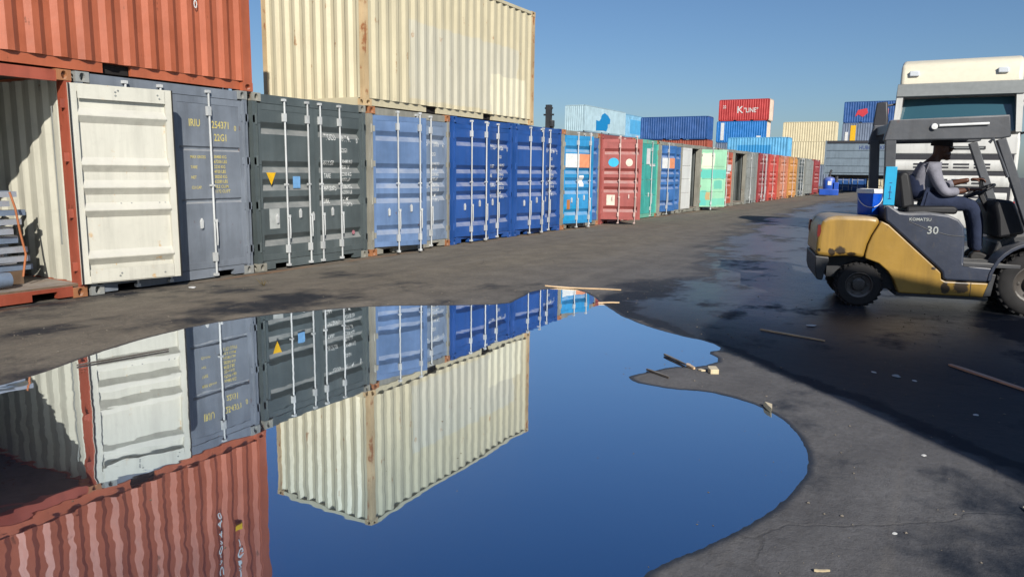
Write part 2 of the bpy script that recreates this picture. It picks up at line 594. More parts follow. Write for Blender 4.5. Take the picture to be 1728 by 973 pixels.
def water_material():
    m, nt, b = new_mat('dark_water')
    out = nt.nodes['Material Output']
    b.inputs['Base Color'].default_value = (0.002, 0.010, 0.035, 1)
    b.inputs['Roughness'].default_value = 0.25
    gl = nd(nt, 'ShaderNodeBsdfGlossy')
    gl.inputs['Roughness'].default_value = 0.012
    lw = nd(nt, 'ShaderNodeLayerWeight')
    lw.inputs['Blend'].default_value = 0.5
    tint = mixcol(nt, maprange(nt, lw.outputs['Facing'], 0.46, 0.72), (0.48, 0.74, 1.0), (0.88, 0.94, 1.0))
    nt.links.new(tint, gl.inputs['Color'])
    fac = maprange(nt, lw.outputs['Facing'], 0.48, 0.80, 0.56, 0.90)
    mx = nd(nt, 'ShaderNodeMixShader')
    nt.links.new(fac, mx.inputs[0])
    nt.links.new(b.outputs[0], mx.inputs[1])
    nt.links.new(gl.outputs[0], mx.inputs[2])
    nt.links.new(mx.outputs[0], out.inputs['Surface'])
    tc = nd(nt, 'ShaderNodeTexCoord')
    bp = nd(nt, 'ShaderNodeBump')
    bp.inputs['Strength'].default_value = 0.065
    bp.inputs['Distance'].default_value = 0.010
    sp = nd(nt, 'ShaderNodeSeparateXYZ')
    nt.links.new(tc.outputs['Object'], sp.inputs[0])
    lap = maprange(nt, mathn(nt, 'SUBTRACT', sp.outputs[0], mathn(nt, 'MULTIPLY', sp.outputs[1], 0.30)), 0.6, 1.9, 4.0, 1.0, True)
    nt.links.new(mathn(nt, 'MULTIPLY', noise(nt, tc.outputs['Object'], 2.1, 3, 0.5), lap), bp.inputs['Height'])
    for n in (b, gl):
        nt.links.new(bp.outputs[0], n.inputs['Normal'])
    return m

def grow(poly, d):
    c = []
    n = len(poly)
    for i in range(n):
        a, b = poly[i - 1], poly[(i + 1) % n]
        t = np.array(b) - np.array(a)
        t = t / (np.linalg.norm(t) + 1e-9)
        c.append((poly[i][0] - t[1] * d, poly[i][1] + t[0] * d))
    return c

wpoly = [tuple(p) for p in grow(shore, 0.10)]
wme = bpy.data.meshes.new('puddle_water')
wme.from_pydata([(p[0], p[1], WATER_Z) for p in wpoly], [], [tuple(range(len(wpoly) - 1, -1, -1))])
wme.update()
if wme.polygons[0].normal.z < 0:
    wme.flip_normals()
wme.materials.append(water_material())
puddle = obj('puddle_water', wme)
puddle['kind'] = 'structure'

# ------------------------------------------------------------------ shared container materials
M_ROD = paint('galvanised_white', (200, 203, 202), rust=0.12, dirt=0.3, rough=0.4)
M_ROD_R = paint('rod_pinkish', (214, 186, 176), rust=0.3, dirt=0.3, rough=0.5)
M_BLACK = plain('rubber_black', (22, 22, 23), rough=0.7)
M_HOLE = plain('dark_cavity', (26, 22, 20), rough=0.9)
M_INROOF = paint('lining_shaded', (96, 92, 82), rust=0.3, dirt=0.5, rough=0.8)  # darker than the side lining: gloom of the deep interior put into colour
M_WOODFLOOR = paint('container_floor', (112, 88, 64), rust=0.2, dirt=0.6, rough=0.8, fade=0.3)
M_TXT_W = plain('marking_white', (222, 224, 220), rough=0.6)
M_TXT_Y = plain('marking_yellow', (216, 200, 120), rough=0.6)
M_TXT_B = plain('marking_blue', (38, 62, 122), rough=0.6)

CW, CL, CH = 2.438, 6.058, 2.591

# grooves of a door leaf: (centre height above leaf bottom, half flat, slope)
GROOVES5 = [(c_, 0.006, 0.080) for c_ in (0.30, 0.86, 1.125, 1.39, 1.95)]
SEAMS = [(0.60, 0.006, 0.010), (1.12, 0.006, 0.010), (1.62, 0.006, 0.010)]
SEAMS2 = [(0.92, 0.010, 0.022), (1.62, 0.010, 0.022)]
DOOR_STYLES = {'five': (GROOVES5, 0.062), 'seam': (SEAMS, 0.020), 'two': (SEAMS2, 0.026)}
LEAF_W, LEAF_Z0, LEAF_Z1 = 1.158, 0.15, 2.45
LEAF_H = LEAF_Z1 - LEAF_Z0

def groove_y(style, z):
    gs, dep = DOOR_STYLES[style]
    zz = z - LEAF_Z0
    for (c, h, s) in gs:
        d = abs(zz - c)
        if d < h:
            return 0.006 + dep
        if d < h + s:
            return 0.006 + dep * (1 - (d - h) / s)
    return 0.006

def leaf_panel_mesh(style, s, inner=0.0):
    gs, dep = DOOR_STYLES[style]
    zs = [LEAF_Z0 + 0.085]
    for (c, h, sl) in sorted(gs):
        zs += [LEAF_Z0 + c - h - sl, LEAF_Z0 + c - h, LEAF_Z0 + c + h, LEAF_Z0 + c + h + sl]
    zs.append(LEAF_Z1 - 0.085)
    m = MB()
    x0, x1 = 0.085 * s, (LEAF_W - 0.085) * s
    vs = []
    for z in zs:
        y = groove_y(style, z) + inner
        vs += [(x0, y, z), (x1, y, z)]
    fs = [(2 * i, 2 * i + 1, 2 * i + 3, 2 * i + 2) for i in range(len(zs) - 1)]
    m.add(vs, fs)
    # end closings of the grooves against the stiles
    for (c, h, sl) in gs:
        za, zb, zc, zd = [LEAF_Z0 + c + k for k in (-h - sl, -h, h, h + sl)]
        for x in (x0, x1):
            m.add([(x, 0.006 + inner, za), (x, 0.006 + dep + inner, zb), (x, 0.006 + dep + inner, zc), (x, 0.006 + inner, zd)], [(0, 1, 2, 3)])
    return m

def leaf_frame_mesh(s):
    m = MB()
    def b(xa, xb, *r):
        m.box(min(xa * s, xb * s), max(xa * s, xb * s), *r)
    b(0.0, 0.088, 0.0, 0.052, LEAF_Z0, LEAF_Z1)
    b(LEAF_W - 0.088, LEAF_W, 0.0, 0.052, LEAF_Z0, LEAF_Z1)
    b(0.088, LEAF_W - 0.088, 0.001, 0.051, LEAF_Z0, LEAF_Z0 + 0.088)
    b(0.088, LEAF_W - 0.088, 0.001, 0.051, LEAF_Z1 - 0.088, LEAF_Z1)
    return m

def rod_mesh():
    m = MB()
    m.tube([(0, -0.034, 0.035), (0, -0.034, 2.545)], 0.0150, 10)
    for z, h in ((0.30, 0.12), (2.27, 0.12)):
        m.box(-0.034, 0.020, -0.054, -0.002, z - h / 2, z + h / 2)
    for z in (1.28,):
        m.box(-0.028, 0.024, -0.052, -0.002, z - 0.013, z + 0.013)
    for z in (0.055, 2.525):
        m.box(-0.036, 0.022, -0.054, -0.004, z - 0.018, z + 0.018)
    return m

def handle_mesh():
    m = MB()
    m.tube([(0.018, -0.058, 0.46), (0.022, -0.060, 0.55), (0.018, -0.058, 0.80)], [0.008, 0.010, 0.012], 8)
    m.box(-0.015, 0.035, -0.064, -0.045, 0.78, 0.82)
    return m

def catch_mesh():
    m = MB()
    m.prism([(0, 0), (0.030, 0.01), (0.034, 0.10), (0.016, 0.14), (-0.006, 0.10)], 'y', -0.030, -0.001)
    return m

def hinge_mesh():
    m = MB()
    m.tube([(0, -0.012, -0.075), (0, -0.012, 0.075)], 0.018, 8)
    m.box(-0.055, 0.075, -0.010, 0.012, -0.05, 0.05)
    return m

def casting_mesh(sx, sy):
    """corner casting with an oval hole in its end face and in its side face; corner at the origin, body towards (sx, sy)"""
    W_, L_, H_ = 0.162, 0.178, 0.118
    m = MB()
    def face_hole(P, w, h, hw, hh, dep, N):
        cx, cz = w / 2, h / 2
        outer, inner, back = [], [], []
        K = 12
        for k in range(K):
            t = 2 * PI * k / K + PI / K
            c, s = math.cos(t), math.sin(t)
            q = 1 / max(abs(c), abs(s))
            outer.append((cx + c * q * w / 2, cz + s * q * h / 2))
            inner.append((cx + c * hw, cz + s * hh))
        vs = [P(p[0], p[1], 0) for p in outer] + [P(p[0], p[1], 0) for p in inner] + [P(p[0], p[1], dep) for p in inner]
        # square up the outer ring corners
        fs = []
        for k in range(K):
            j = (k + 1) % K
            fs.append((k, j, K + j, K + k))
            fs.append((K + k, K + j, 2 * K + j, 2 * K + k))
        fs.append(tuple(range(2 * K, 3 * K)))
        cs = [(0, 0), (w, 0), (w, h), (0, h)]
        o = len(vs)
        vs += [P(p[0], p[1], 0) for p in cs]
        # corner triangles
        for ci, p in enumerate(cs):
            d = sorted(range(K), key=lambda k: (outer[k][0] - p[0]) ** 2 + (outer[k][1] - p[1]) ** 2)[:2]
            fs.append((o + ci, d[0], d[1]))
        m.add(vs, fs)
    face_hole(lambda a, b, d: (a * sx, d * sy, b), W_, H_, 0.034, 0.046, 0.09, None)
    face_hole(lambda a, b, d: (d * sx, a * sy, b), L_, H_, 0.046, 0.038, 0.09, None)
    X, Y = W_ * sx, L_ * sy
    m.add([(0, 0, H_), (X, 0, H_), (X, Y, H_), (0, Y, H_), (0, 0, 0), (X, 0, 0), (X, Y, 0), (0, Y, 0)],
          [(0, 1, 2, 3), (4, 5, 6, 7), (1, 2, 6, 5), (2, 3, 7, 6)])
    return m

def corrugated(axis, a0, a1, z0, z1, base, depth, pitch, sign=1, endflat=0.0):
    """trapezoid corrugation running along `axis` ('x' or 'y'); base = plane of the outer face, recessed parts go by sign*depth"""
    n = max(1, int(round((a1 - a0) / pitch)))
    p = (a1 - a0) / n
    pr = []
    for i in range(n):
        s = a0 + i * p
        for t, d in ((0, 0), (0.26, 0), (0.50, 1), (0.76, 1)):
            pr.append((s + t * p, base + sign * depth * d))
    pr.append((a1, base))
    vs, fs = [], []
    for (a, o) in pr:
        for z in (z0, z1):
            vs.append((a, o, z) if axis == 'x' else (o, a, z))
    for i in range(len(pr) - 1):
        fs.append((2 * i, 2 * i + 2, 2 * i + 3, 2 * i + 1))
    return MB().add(vs, fs)

def side_rail_mesh(L, x, s):
    """bottom side rail with two forklift pockets, set back under the wall"""
    m = MB()
    c = L / 2
    xa, xb = sorted((x, x + 0.05 * s))
    cuts = [0.178, c - 1.025 - 0.18, c - 1.025 + 0.18, c + 1.025 - 0.18, c + 1.025 + 0.18, L - 0.178]
    for i in (0, 2, 4):
        m.box(xa, xb, cuts[i], cuts[i + 1], 0.015, 0.155)
    for i in (1, 3):
        m.box(xa, xb, cuts[i], cuts[i + 1], 0.130, 0.155)
    return m

def pocket_mesh(L, x, s, q):
    c = L / 2
    xa, xb = sorted((x + 0.12 * s, x + 0.60 * s))
    return MB().box(xa, xb, c + q - 0.18, c + q + 0.18, 0.02, 0.128)

def make_container(label, loc, rotz, body, frame=None, castm=None, L=CL, H=CH, style='five', left=0.0, right=0.0,
                   leaves=('L', 'R'), rods='LLRR', rodpos=None, rodm=None, detail=2, group=None, doorm=None, inner=None, leafm=None,
                   closed_end_first=False, name='shipping_container'):
    """local frame: x across the doors, y from the door end inwards, z up; door end at y = 0"""
    T = thing(name, label, 'container', loc, rotz, group)
    frame = frame or body
    castm = castm or frame
    rodm = rodm or M_ROD
    doorm = doorm or body
    dz = H - CH
    info = {'root': T, 'doors': {}}
    # walls
    pit = 0.278
    for sx, nm in ((0, 'near'), (1, 'far')):
        xo = 0.012 if sx == 0 else CW - 0.012
        sg = 1 if sx == 0 else -1
        me = cached(('side_wall', L, H, sx), lambda: corrugated('y', 0.11, L - 0.11, 0.135, H - 0.06, xo, 0.036, pit, sg))
        obj('side_wall', me, body, T)
        if inner:
            me = cached(('inner_wall', L, H, sx), lambda: corrugated('y', 0.11, L - 0.11, 0.165, H - 0.06, xo + sg * 0.004, 0.036, pit, sg))
            obj('inner_lining', me, inner, T)
    me = cached(('end_wall', L, H), lambda: corrugated('x', 0.10, CW - 0.10, 0.135, H - 0.07, L - 0.012, 0.045, 0.25, -1))
    obj('end_wall', me, body, T)
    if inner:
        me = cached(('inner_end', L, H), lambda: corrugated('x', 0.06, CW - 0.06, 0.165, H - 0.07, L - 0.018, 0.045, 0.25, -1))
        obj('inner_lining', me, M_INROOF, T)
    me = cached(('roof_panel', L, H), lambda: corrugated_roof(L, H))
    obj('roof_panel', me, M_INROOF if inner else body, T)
    me = cached(('floor', L), lambda: MB().box(0.06, CW - 0.06, 0.03, L - 0.06, 0.130, 0.160))
    obj('floor', me, M_WOODFLOOR if inner else frame, T)
    # rails
    for sx in (0, 1):
        x, s = (0.058, 1) if sx == 0 else (CW - 0.058, -1)
        obj('bottom_rail', cached(('bottom_rail', L, sx), lambda: side_rail_mesh(L, x, s)), body if detail > 1 else frame, T)
        if detail > 1:
            for q in (-1.025, 1.025):
                obj('forklift_pocket', cached(('forklift_pocket', L, sx, q), lambda: pocket_mesh(L, 0.0 if sx == 0 else CW, s, q)), M_HOLE, T)
        x0 = 0.004 if sx == 0 else CW - 0.064
        obj('top_rail', cached(('top_rail', L, H, sx), lambda: MB().box(x0, x0 + 0.06, 0.178, L - 0.178, H - 0.075, H - 0.012)), body, T)
    obj('end_rail', cached(('end_rail', L, H), lambda: MB().box(0.162, CW - 0.162, L - 0.068, L - 0.008, H - 0.085, H - 0.010)), body, T)
    obj('end_rail', cached(('end_rail_low', L), lambda: MB().box(0.162, CW - 0.162, L - 0.068, L - 0.008, 0.012, 0.145)), body, T)
    # posts and castings
    for sx in (0, 1):
        for sy in (0, 1):
            w, d = (0.082, 0.15) if sy == 0 else (0.105, 0.112)
            x0 = 0.004 if sx == 0 else CW - 0.004 - w
            y0 = 0.006 if sy == 0 else L - 0.006 - d
            obj('corner_post', cached(('corner_post', L, H, sx, sy), lambda: post_mesh(x0, x0 + w, y0, y0 + d, H, sx, sy)), frame, T)
            if detail > 0:
                cm = cached(('corner_casting', sx, sy), lambda: casting_mesh(1 - 2 * sx, 1 - 2 * sy))
                for z in (0, H - 0.118):
                    obj('corner_casting', cm, castm, T, (sx * CW, sy * L, z))
    # door end
    obj('door_header', cached(('door_header', H), lambda: MB().box(0.162, CW - 0.162, 0.012, 0.075, LEAF_Z1 + dz + 0.006, H - 0.012)), frame, T)
    obj('door_sill', cached(('door_sill',), lambda: sill_mesh()), frame, T)
    rx = {'L': (0.53, 1.00), 'R': (0.64, 1.08)}     # lock rods measured from the leaf's hinge side (R mirrored)
    for side in leaves:
        s = 1 if side == 'L' else -1
        hx = 0.062 if side == 'L' else CW - 0.062
        ang = -math.radians(left) if side == 'L' else math.radians(right)
        dm = (leafm or {}).get(side, doorm)
        d = obj('door', cached(('door', style, s), lambda: leaf_panel_mesh(style, s)), dm, T, (hx, 0.016, 0), (0, 0, ang))
        if H > CH + 0.01:
            d.scale.z = (LEAF_Z1 + dz) / LEAF_Z1
        info['doors'][side] = d
        obj('door_frame', cached(('door_frame', s), lambda: leaf_frame_mesh(s)), dm, d)
        nr = rods.count(side)
        pos = (rodpos or {}).get(side, (0.53, 1.00) if side == 'L' else (1.04, 0.60))
        for q in range(nr):
            x = pos[q] * s
            obj('lock_rod', cached(('lock_rod',), rod_mesh, 40), rodm, d, (x, 0, 0))
            if detail > 0:
                obj('handle', cached(('handle',), handle_mesh, 40), rodm, d, (x, 0, 0))
                if detail > 1:
                    obj('handle_catch', cached(('handle_catch',), catch_mesh), rodm, d, (x - 0.20, 0.004, 0.70 + 0.06 * (q % 2)))
        if detail > 0:
            for z in (0.36, 0.98, 1.62, 2.22):
                obj('hinge', cached(('hinge',), hinge_mesh, 40), frame, d, (0.0, 0, z))
    return info

def corrugated_roof(L, H):
    m = MB()
    m.box(0.055, CW - 0.055, 0.07, L - 0.07, H - 0.050, H - 0.030)
    k = int(L / 0.36)
    for i in range(k):
        y = 0.2 + (L - 0.4) * (i + 0.5) / k
        m.box(0.09, CW - 0.09, y - 0.10, y + 0.10, H - 0.0299, H - 0.016)
    return m

def post_mesh(x0, x1, y0, y1, H, sx, sy):
    m = MB()
    m.box(x0, x1, y0, y1, 0.118, H - 0.118)
    if sy == 0:      # outer J-bar of the rear post
        xa = x0 + 0.012 if sx == 0 else x0 + 0.004
        m.box(xa - 0.004 + (0.058 if sx == 0 else 0.0), xa + 0.012 + (0.046 if sx == 0 else 0.0), y0 - 0.022, y0, 0.14, H - 0.14)
    return m

def sill_mesh():
    m = MB()
    m.box(0.162, 0.34, 0.012, 0.085, 0.018, 0.140)
    m.box(0.34, 0.62, 0.012, 0.085, 0.095, 0.140)
    m.box(0.62, CW - 0.62, 0.012, 0.085, 0.018, 0.140)
    m.box(CW - 0.62, CW - 0.34, 0.012, 0.085, 0.095, 0.140)
    m.box(CW - 0.34, CW - 0.162, 0.012, 0.085, 0.018, 0.140)
    return m

def door_text(info, side, x, z, s, size, mat, style, name='marking', sx=1.0):
    """x measured across the container from its left side, lettering upright on the door leaf"""
    d = info['doors'][side]
    hx = d.location.x
    return lettering(name, s, size, mat, d, x - hx, z, lambda X, Z: groove_y(style, Z) - 0.004, sx=sx)

def door_patch(info, side, x0, x1, z0, z1, mat, style, name='sticker', poly=None, round_=False):
    d = info['doors'][side]
    hx = d.location.x
    if poly is None:
        if round_:
            cx, cz, rx_, rz_ = (x0 + x1) / 2, (z0 + z1) / 2, (x1 - x0) / 2, (z1 - z0) / 2
            poly = [(cx + rx_ * math.cos(2 * PI * k / 20), cz + rz_ * math.sin(2 * PI * k / 20)) for k in range(20)]
            zs = None
        else:
            zs = sorted(set([z0, z1] + [LEAF_Z0 + c + k for (c, h, s) in DOOR_STYLES[style][0] for k in (-h - s, -h, h, h + s) if z0 < LEAF_Z0 + c + k < z1]))
    else:
        zs = None
    m = MB()
    if zs is None:
        yy = 0.002
        m.prism([(p[0] - hx, p[1]) for p in poly], 'y', yy - 0.001, yy + 0.001)
    else:
        for a, b in zip(zs[:-1], zs[1:]):
            ya, yb = groove_y(style, a) - 0.004, groove_y(style, b) - 0.004
            m.add([(x0 - hx, ya, a), (x1 - hx, ya, a), (x1 - hx, yb, b), (x0 - hx, yb, b)], [(0, 1, 2, 3)])
    return obj(name, m, mat, d)

# ------------------------------------------------------------------ the container row
ROW_Y = 8.72
def row_x(k):
    return 5.15 + 2.525 * k

P_ORANGE = paint('paint_orange', (180, 96, 62), rust=0.25, dirt=0.25, fade=0.14)
P_REDBROWN = paint('paint_redbrown', (158, 74, 50), rust=0.35, dirt=0.3, fade=0.2)
P_RUSTCAST = paint('rusty_casting', (176, 116, 72), rust=0.5, dirt=0.4, rough=0.7)
P_INNER = paint('inner_cream', (196, 194, 178), rust=0.15, dirt=0.35, fade=0.1)
P_DOORWHITE = paint('door_white', (210, 208, 194), rust=0.26, dirt=0.26, fade=0.06, rustcol=(190, 150, 90))
P_STEELBLUE = paint('paint_steelblue', (124, 132, 142), rust=0.15, dirt=0.35, fade=0.16)
P_CASTGREY = paint('casting_grey', (150, 152, 148), rust=0.3, dirt=0.4)
P_DARKGREY = paint('paint_darkgrey', (84, 94, 95), rust=0.12, dirt=0.3, fade=0.14)
P_POSTBROWN = paint('post_brown', (132, 112, 88), rust=0.5, dirt=0.4, rough=0.6)
P_FADEBLUE = paint('paint_fadedblue', (96, 124, 164), rust=0.12, dirt=0.25, fade=0.2)
P_GREYPOST = paint('paint_greypost', (150, 148, 136), rust=0.35, dirt=0.4)
P_GREYLEAF = paint('paint_greyleaf', (126, 144, 168), rust=0.15, dirt=0.4, fade=0.2)
P_BLUE = paint('paint_blue', (30, 80, 152), rust=0.06, dirt=0.25, fade=0.12)
P_CYAN = paint('paint_cyan', (34, 140, 196), rust=0.2, dirt=0.25, fade=0.25,
               patches=[('X', -0.2, 0.5, 0.2, 0.62, (20, 150, 200), 0.8), ('X', 0.3, 1.2, 0.75, 1.35, (60, 150, 210), 0.5)])
P_RED = paint('paint_red', (166, 84, 78), rust=0.15, dirt=0.25, fade=0.12)
P_TEAL = paint('paint_teal', (64, 176, 164), rust=0.2, dirt=0.2, fade=0.18)
P_TEALPOST = paint('paint_tealpost', (110, 186, 160), rust=0.5, dirt=0.3, rustcol=(150, 100, 60))
P_MIDBLUE = paint('paint_midblue', (54, 112, 178), rust=0.15, dirt=0.35, fade=0.22)
P_WHITE = paint('paint_white', (226, 226, 222), rust=0.08, dirt=0.2, fade=0.05)
P_GREEN = paint('paint_palegreen', (150, 206, 170), rust=0.15, dirt=0.15, fade=0.1,
                patches=[('X', 0.05, 0.62, 1.72, 2.32, (226, 232, 206), 0.9), ('X', 0.0, 1.2, 1.30, 1.66, (84, 190, 176), 0.9),
                         ('X', 0.66, 1.0, 0.88, 1.22, (96, 186, 166), 0.9), ('X', 0.0, 1.2, 0.2, 0.5, (110, 196, 172), 0.8),
                         ('X', 0.0, 0.32, 0.2, 0.8, (90, 190, 180), 0.8), ('X', 0.30, 0.50, 0.42, 0.74, (196, 150, 96), 0.8)])
P_ORANGERED = paint('paint_orangered', (196, 92, 62), rust=0.2, dirt=0.3, fade=0.18)
P_GREY = paint('paint_grey', (140, 144, 140), rust=0.2, dirt=0.35, fade=0.15)
P_DARKRED = paint('paint_darkred', (160, 60, 62), rust=0.2, dirt=0.4, fade=0.2)
P_BRIGHTRED = paint('paint_brightred', (200, 76, 64), rust=0.2, dirt=0.35, fade=0.2)
P_SALMON = paint('paint_salmon', (200, 128, 96), rust=0.3, dirt=0.4, fade=0.2)
P_AMBER = paint('paint_amber', (206, 146, 78), rust=0.25, dirt=0.35, fade=0.18)
P_CREAM = paint('paint_cream', (208, 198, 166), rust=0.22, dirt=0.22, fade=0.05, rustcol=(150, 104, 60),
                patches=[('Y', 0.75, 4.75, 0.22, 1.62, (202, 200, 184), 0.7), ('Y', 0.42, 1.90, 0.16, 0.98, (228, 222, 194), 0.8)])
P_CREAMPOST = paint('paint_creampost', (206, 178, 134), rust=0.55, dirt=0.4, rustcol=(150, 92, 50))

# --- the open container at the left edge, its right door folded back on the neighbour
open_box = make_container('orange container standing open, white inside, with metal bars loaded in it', (2.665, ROW_Y, 0), 0, P_ORANGE,
                          frame=P_REDBROWN, castm=P_RUSTCAST, inner=P_INNER, left=172, right=166, leafm={'R': P_DOORWHITE, 'L': P_DOORWHITE}, style='five')
d = open_box['doors']['R']
for ch in list(d.children):
    if ch.name.startswith('lock_rod') or ch.name.startswith('handle'):
        bpy.data.objects.remove(ch)
d['label'] = 'white inner face of the right door, folded back to the right'
for z0, z1 in ((LEAF_Z0 + 0.012, LEAF_Z0 + 0.165), (LEAF_Z1 - 0.165, LEAF_Z1 - 0.012)):
    obj('inner_plate', MB().box(-LEAF_W + 0.095, -0.095, 0.052, 0.062, z0, z1), P_DOORWHITE, d)
for (x, z) in [(-0.42, 0.22), (-0.44, 0.25), (-0.95, 0.22), (-0.98, 2.38), (-0.5, 2.38), (-0.53, 2.40), (-0.5, 2.34), (-1.0, 2.34), (-0.5, 1.08), (-0.62, 1.08), (-0.95, 1.08), (-1.02, 1.08)]:
    obj('rivet', cached(('rivet',), lambda: MB().lathe([(0.0001, 0.010), (0.010, 0.008), (0.014, 0.0)], 'y', 8)), P_GREY, d, (x, 0.060 if (z < .3 or z > 2.3) else 0.010, z))
obj('gasket', MB().box(-0.012, -0.002, 0.0525, 0.075, LEAF_Z0, LEAF_Z1).box(-LEAF_W + 0.002, -LEAF_W + 0.012, 0.0525, 0.075, LEAF_Z0, LEAF_Z1), M_BLACK, d)
obj('wall_strip', MB().box(CW - 0.085, CW - 0.075, 0.30, 0.315, 0.6, 2.2), P_GREY, open_box['root'])

# --- the row from left to right
grey_box = make_container('steel blue container with yellow lettering behind the folded white door', (row_x(0), ROW_Y, 0), 0, P_STEELBLUE, castm=P_CASTGREY, style='two', rods='LLR', rodpos={'R': (0.60,)})
for (x, z, s) in ((1.47, 2.06, 'IRIU'), (1.83, 2.05, '254371'), (1.86, 1.88, '22G1')):
    door_text(grey_box, 'R', x, z, s, 0.135, M_TXT_Y, 'two', sx=0.74)
door_text(grey_box, 'R', 2.20, 2.03, '0', 0.10, M_TXT_Y, 'two', sx=0.8)
for r_, (a, b_) in enumerate((('MAX GROSS', '30480 KG'), ('TARE', '2230 KG'), ('NET', '28250 KG'), ('CU.CAP.', '33.2 CU.M'))):
    door_text(grey_box, 'R', 1.47, 1.64 - 0.135 * r_, a, 0.055, M_TXT_Y, 'two', sx=0.8)
    door_text(grey_box, 'R', 1.84, 1.645 - 0.135 * r_, b_, 0.060, M_TXT_Y, 'two', sx=0.85)
    door_text(grey_box, 'R', 1.84, 1.580 - 0.135 * r_, ('67200 LBS', '4920 LBS', '62280 LBS', '1172 CU.FT')[r_], 0.060, M_TXT_Y, 'two', sx=0.85)

dark_box = make_container('dark grey container with white lettering and a yellow triangle sticker', (row_x(1), ROW_Y, 0), 0, P_DARKGREY, castm=P_GREYPOST, style='five')
M_YEL = plain('sticker_yellow', (236, 186, 30), rough=0.5)
M_SKY = plain('sticker_blue', (120, 172, 220), rough=0.5)
M_PALE = plain('sticker_pale', (176, 180, 176), rough=0.7)
door_patch(dark_box, 'L', 0, 0, 0, 0, M_YEL, 'five', poly=[(0.23, 1.455), (0.41, 1.455), (0.32, 1.27)], name='warning_triangle')
door_patch(dark_box, 'L', 0, 0, 0, 0, M_SKY, 'five', poly=[(0.75, 1.22), (0.90, 1.22), (0.90, 1.40), (0.75, 1.40)])
door_patch(dark_box, 'L', 0.26, 0.46, 0.62, 0.92, M_PALE, 'five')
door_patch(dark_box, 'R', 2.06, 2.13, 0.42, 0.49, plain('sticker_pink', (186, 120, 130)), 'five', round_=True)
def plate_text(bx, style, mat, x0=1.50, top=1.98, ser=('TGCU', '091741', '0', '22G1')):
    door_text(bx, 'R', x0 - 0.03, top, ser[0], 0.135, mat, style, sx=0.66)
    door_text(bx, 'R', x0 + 0.31, top - 0.01, ser[1], 0.135, mat, style, sx=0.68)
    door_text(bx, 'R', x0 + 0.70, top - 0.03, ser[2], 0.115, mat, style, sx=0.7)
    door_text(bx, 'R', x0 + 0.33, top - 0.19, ser[3], 0.10, mat, style, sx=0.7)
    rows = (('MAX.GR.', '30480 KG', '67200 LB'), ('TARE', '2200 KG', '4850 LB'), ('PAYLOAD', '28280 KG', '62350 LB'), ('CUBE', '33.2 M3', '1172 FT3'))
    for i, (a, b_, c_) in enumerate(rows):
        z = top - 0.40 - 0.205 * i
        door_text(bx, 'R', x0 - 0.08, z, a, 0.105, mat, style, sx=0.62)
        door_text(bx, 'R', x0 + 0.34, z + 0.03, b_, 0.085, mat, style, sx=0.74)
        door_text(bx, 'R', x0 + 0.34, z - 0.06, c_, 0.085, mat, style, sx=0.74)
plate_text(dark_box, 'five', M_TXT_W)

fade_box = make_container('faded blue container with its left door ajar, right door greyed', (row_x(2), ROW_Y, 0), 0, P_FADEBLUE, frame=P_GREYPOST, castm=P_RUSTCAST,
                          left=19, leafm={'R': P_GREYLEAF})
plate_text(fade_box, 'five', M_TXT_W, ser=('CAXU', '272903', '4', '22G1'))
for k, lab, ang, ser in ((3, 'royal blue container beside the faded blue one', 8.5, ('TTNU', '349281', '6', '22G1')),
                         (4, 'royal blue container beside the light blue one', 11, ('TTNU', '318764', '2', '22G1'))):
    bx = make_container(lab, (row_x(k), ROW_Y, 0), 0, P_BLUE, left=ang, group='royal blue containers in the row')
    plate_text(bx, 'five', M_TXT_W, ser=ser)
    if k == 3:
        bx['root'].children[0]['label'] = 'blue corrugated side'
        del bx['root'].children[0]['label']
cyan_box = make_container('light blue container with a white and orange label on its ajar door', (row_x(5), ROW_Y, 0), 0, P_CYAN, frame=P_GREYPOST, castm=P_RUSTCAST, left=19,
                          leafm={'R': P_MIDBLUE})
M_LAB_W = plain('label_white', (226, 228, 226), rough=0.6)
M_LAB_O = plain('label_orange', (226, 150, 110), rough=0.6)
M_LAB_C = plain('label_cyan', (40, 180, 220), rough=0.5)
M_LAB_R = plain('label_rust', (176, 112, 56), rough=0.7)
door_patch(cyan_box, 'L', 0.16, 0.68, 1.62, 1.98, M_LAB_W, 'five', name='label_plate')
door_patch(cyan_box, 'L', 0.68, 1.08, 1.62, 1.98, M_LAB_O, 'five', name='label_plate')
door_patch(cyan_box, 'L', 0.68, 0.86, 1.12, 1.42, M_LAB_W, 'five')
door_patch(cyan_box, 'L', 0.24, 0.36, 0.52, 0.78, M_LAB_R, 'five')
red_box = make_container('red container with two round stickers on its wide open left door', (row_x(6), ROW_Y, 0), 0, P_RED, frame=P_RED, left=66, rodm=M_ROD_R, inner=P_GREY)
door_patch(red_box, 'L', 0.26, 0.56, 1.66, 1.92, M_LAB_C, 'five', round_=True)
door_patch(red_box, 'L', 0.76, 0.96, 1.68, 1.90, plain('label_cream', (226, 214, 196)), 'five', round_=True)
door_patch(red_box, 'L', 0.24, 0.48, 0.56, 0.86, plain('label_cream', (226, 214, 196)), 'five')
teal_box = make_container('teal container with rusty foot beside the open red door', (row_x(7), ROW_Y, 0), 0, P_TEAL, frame=P_TEALPOST, castm=P_RUSTCAST, style='seam', rods='LR', rodpos={'R': (0.60,)})
door_patch(teal_box, 'R', 1.30, 1.66, 1.78, 2.3, M_LAB_W, 'seam', name='label_plate')
door_patch(teal_box, 'R', 1.66, 2.2, 1.72, 1.80, M_LAB_W, 'seam', name='label_plate')
mid_box = make_container('mid blue container with a white and orange label, between teal and white', (row_x(8) + 0.12, ROW_Y, 0), 0, P_MIDBLUE, frame=P_GREYPOST, detail=1, left=10, rods='LR')
door_patch(mid_box, 'L', 0.2, 0.74, 1.66, 2.02, M_LAB_W, 'five', name='label_plate')
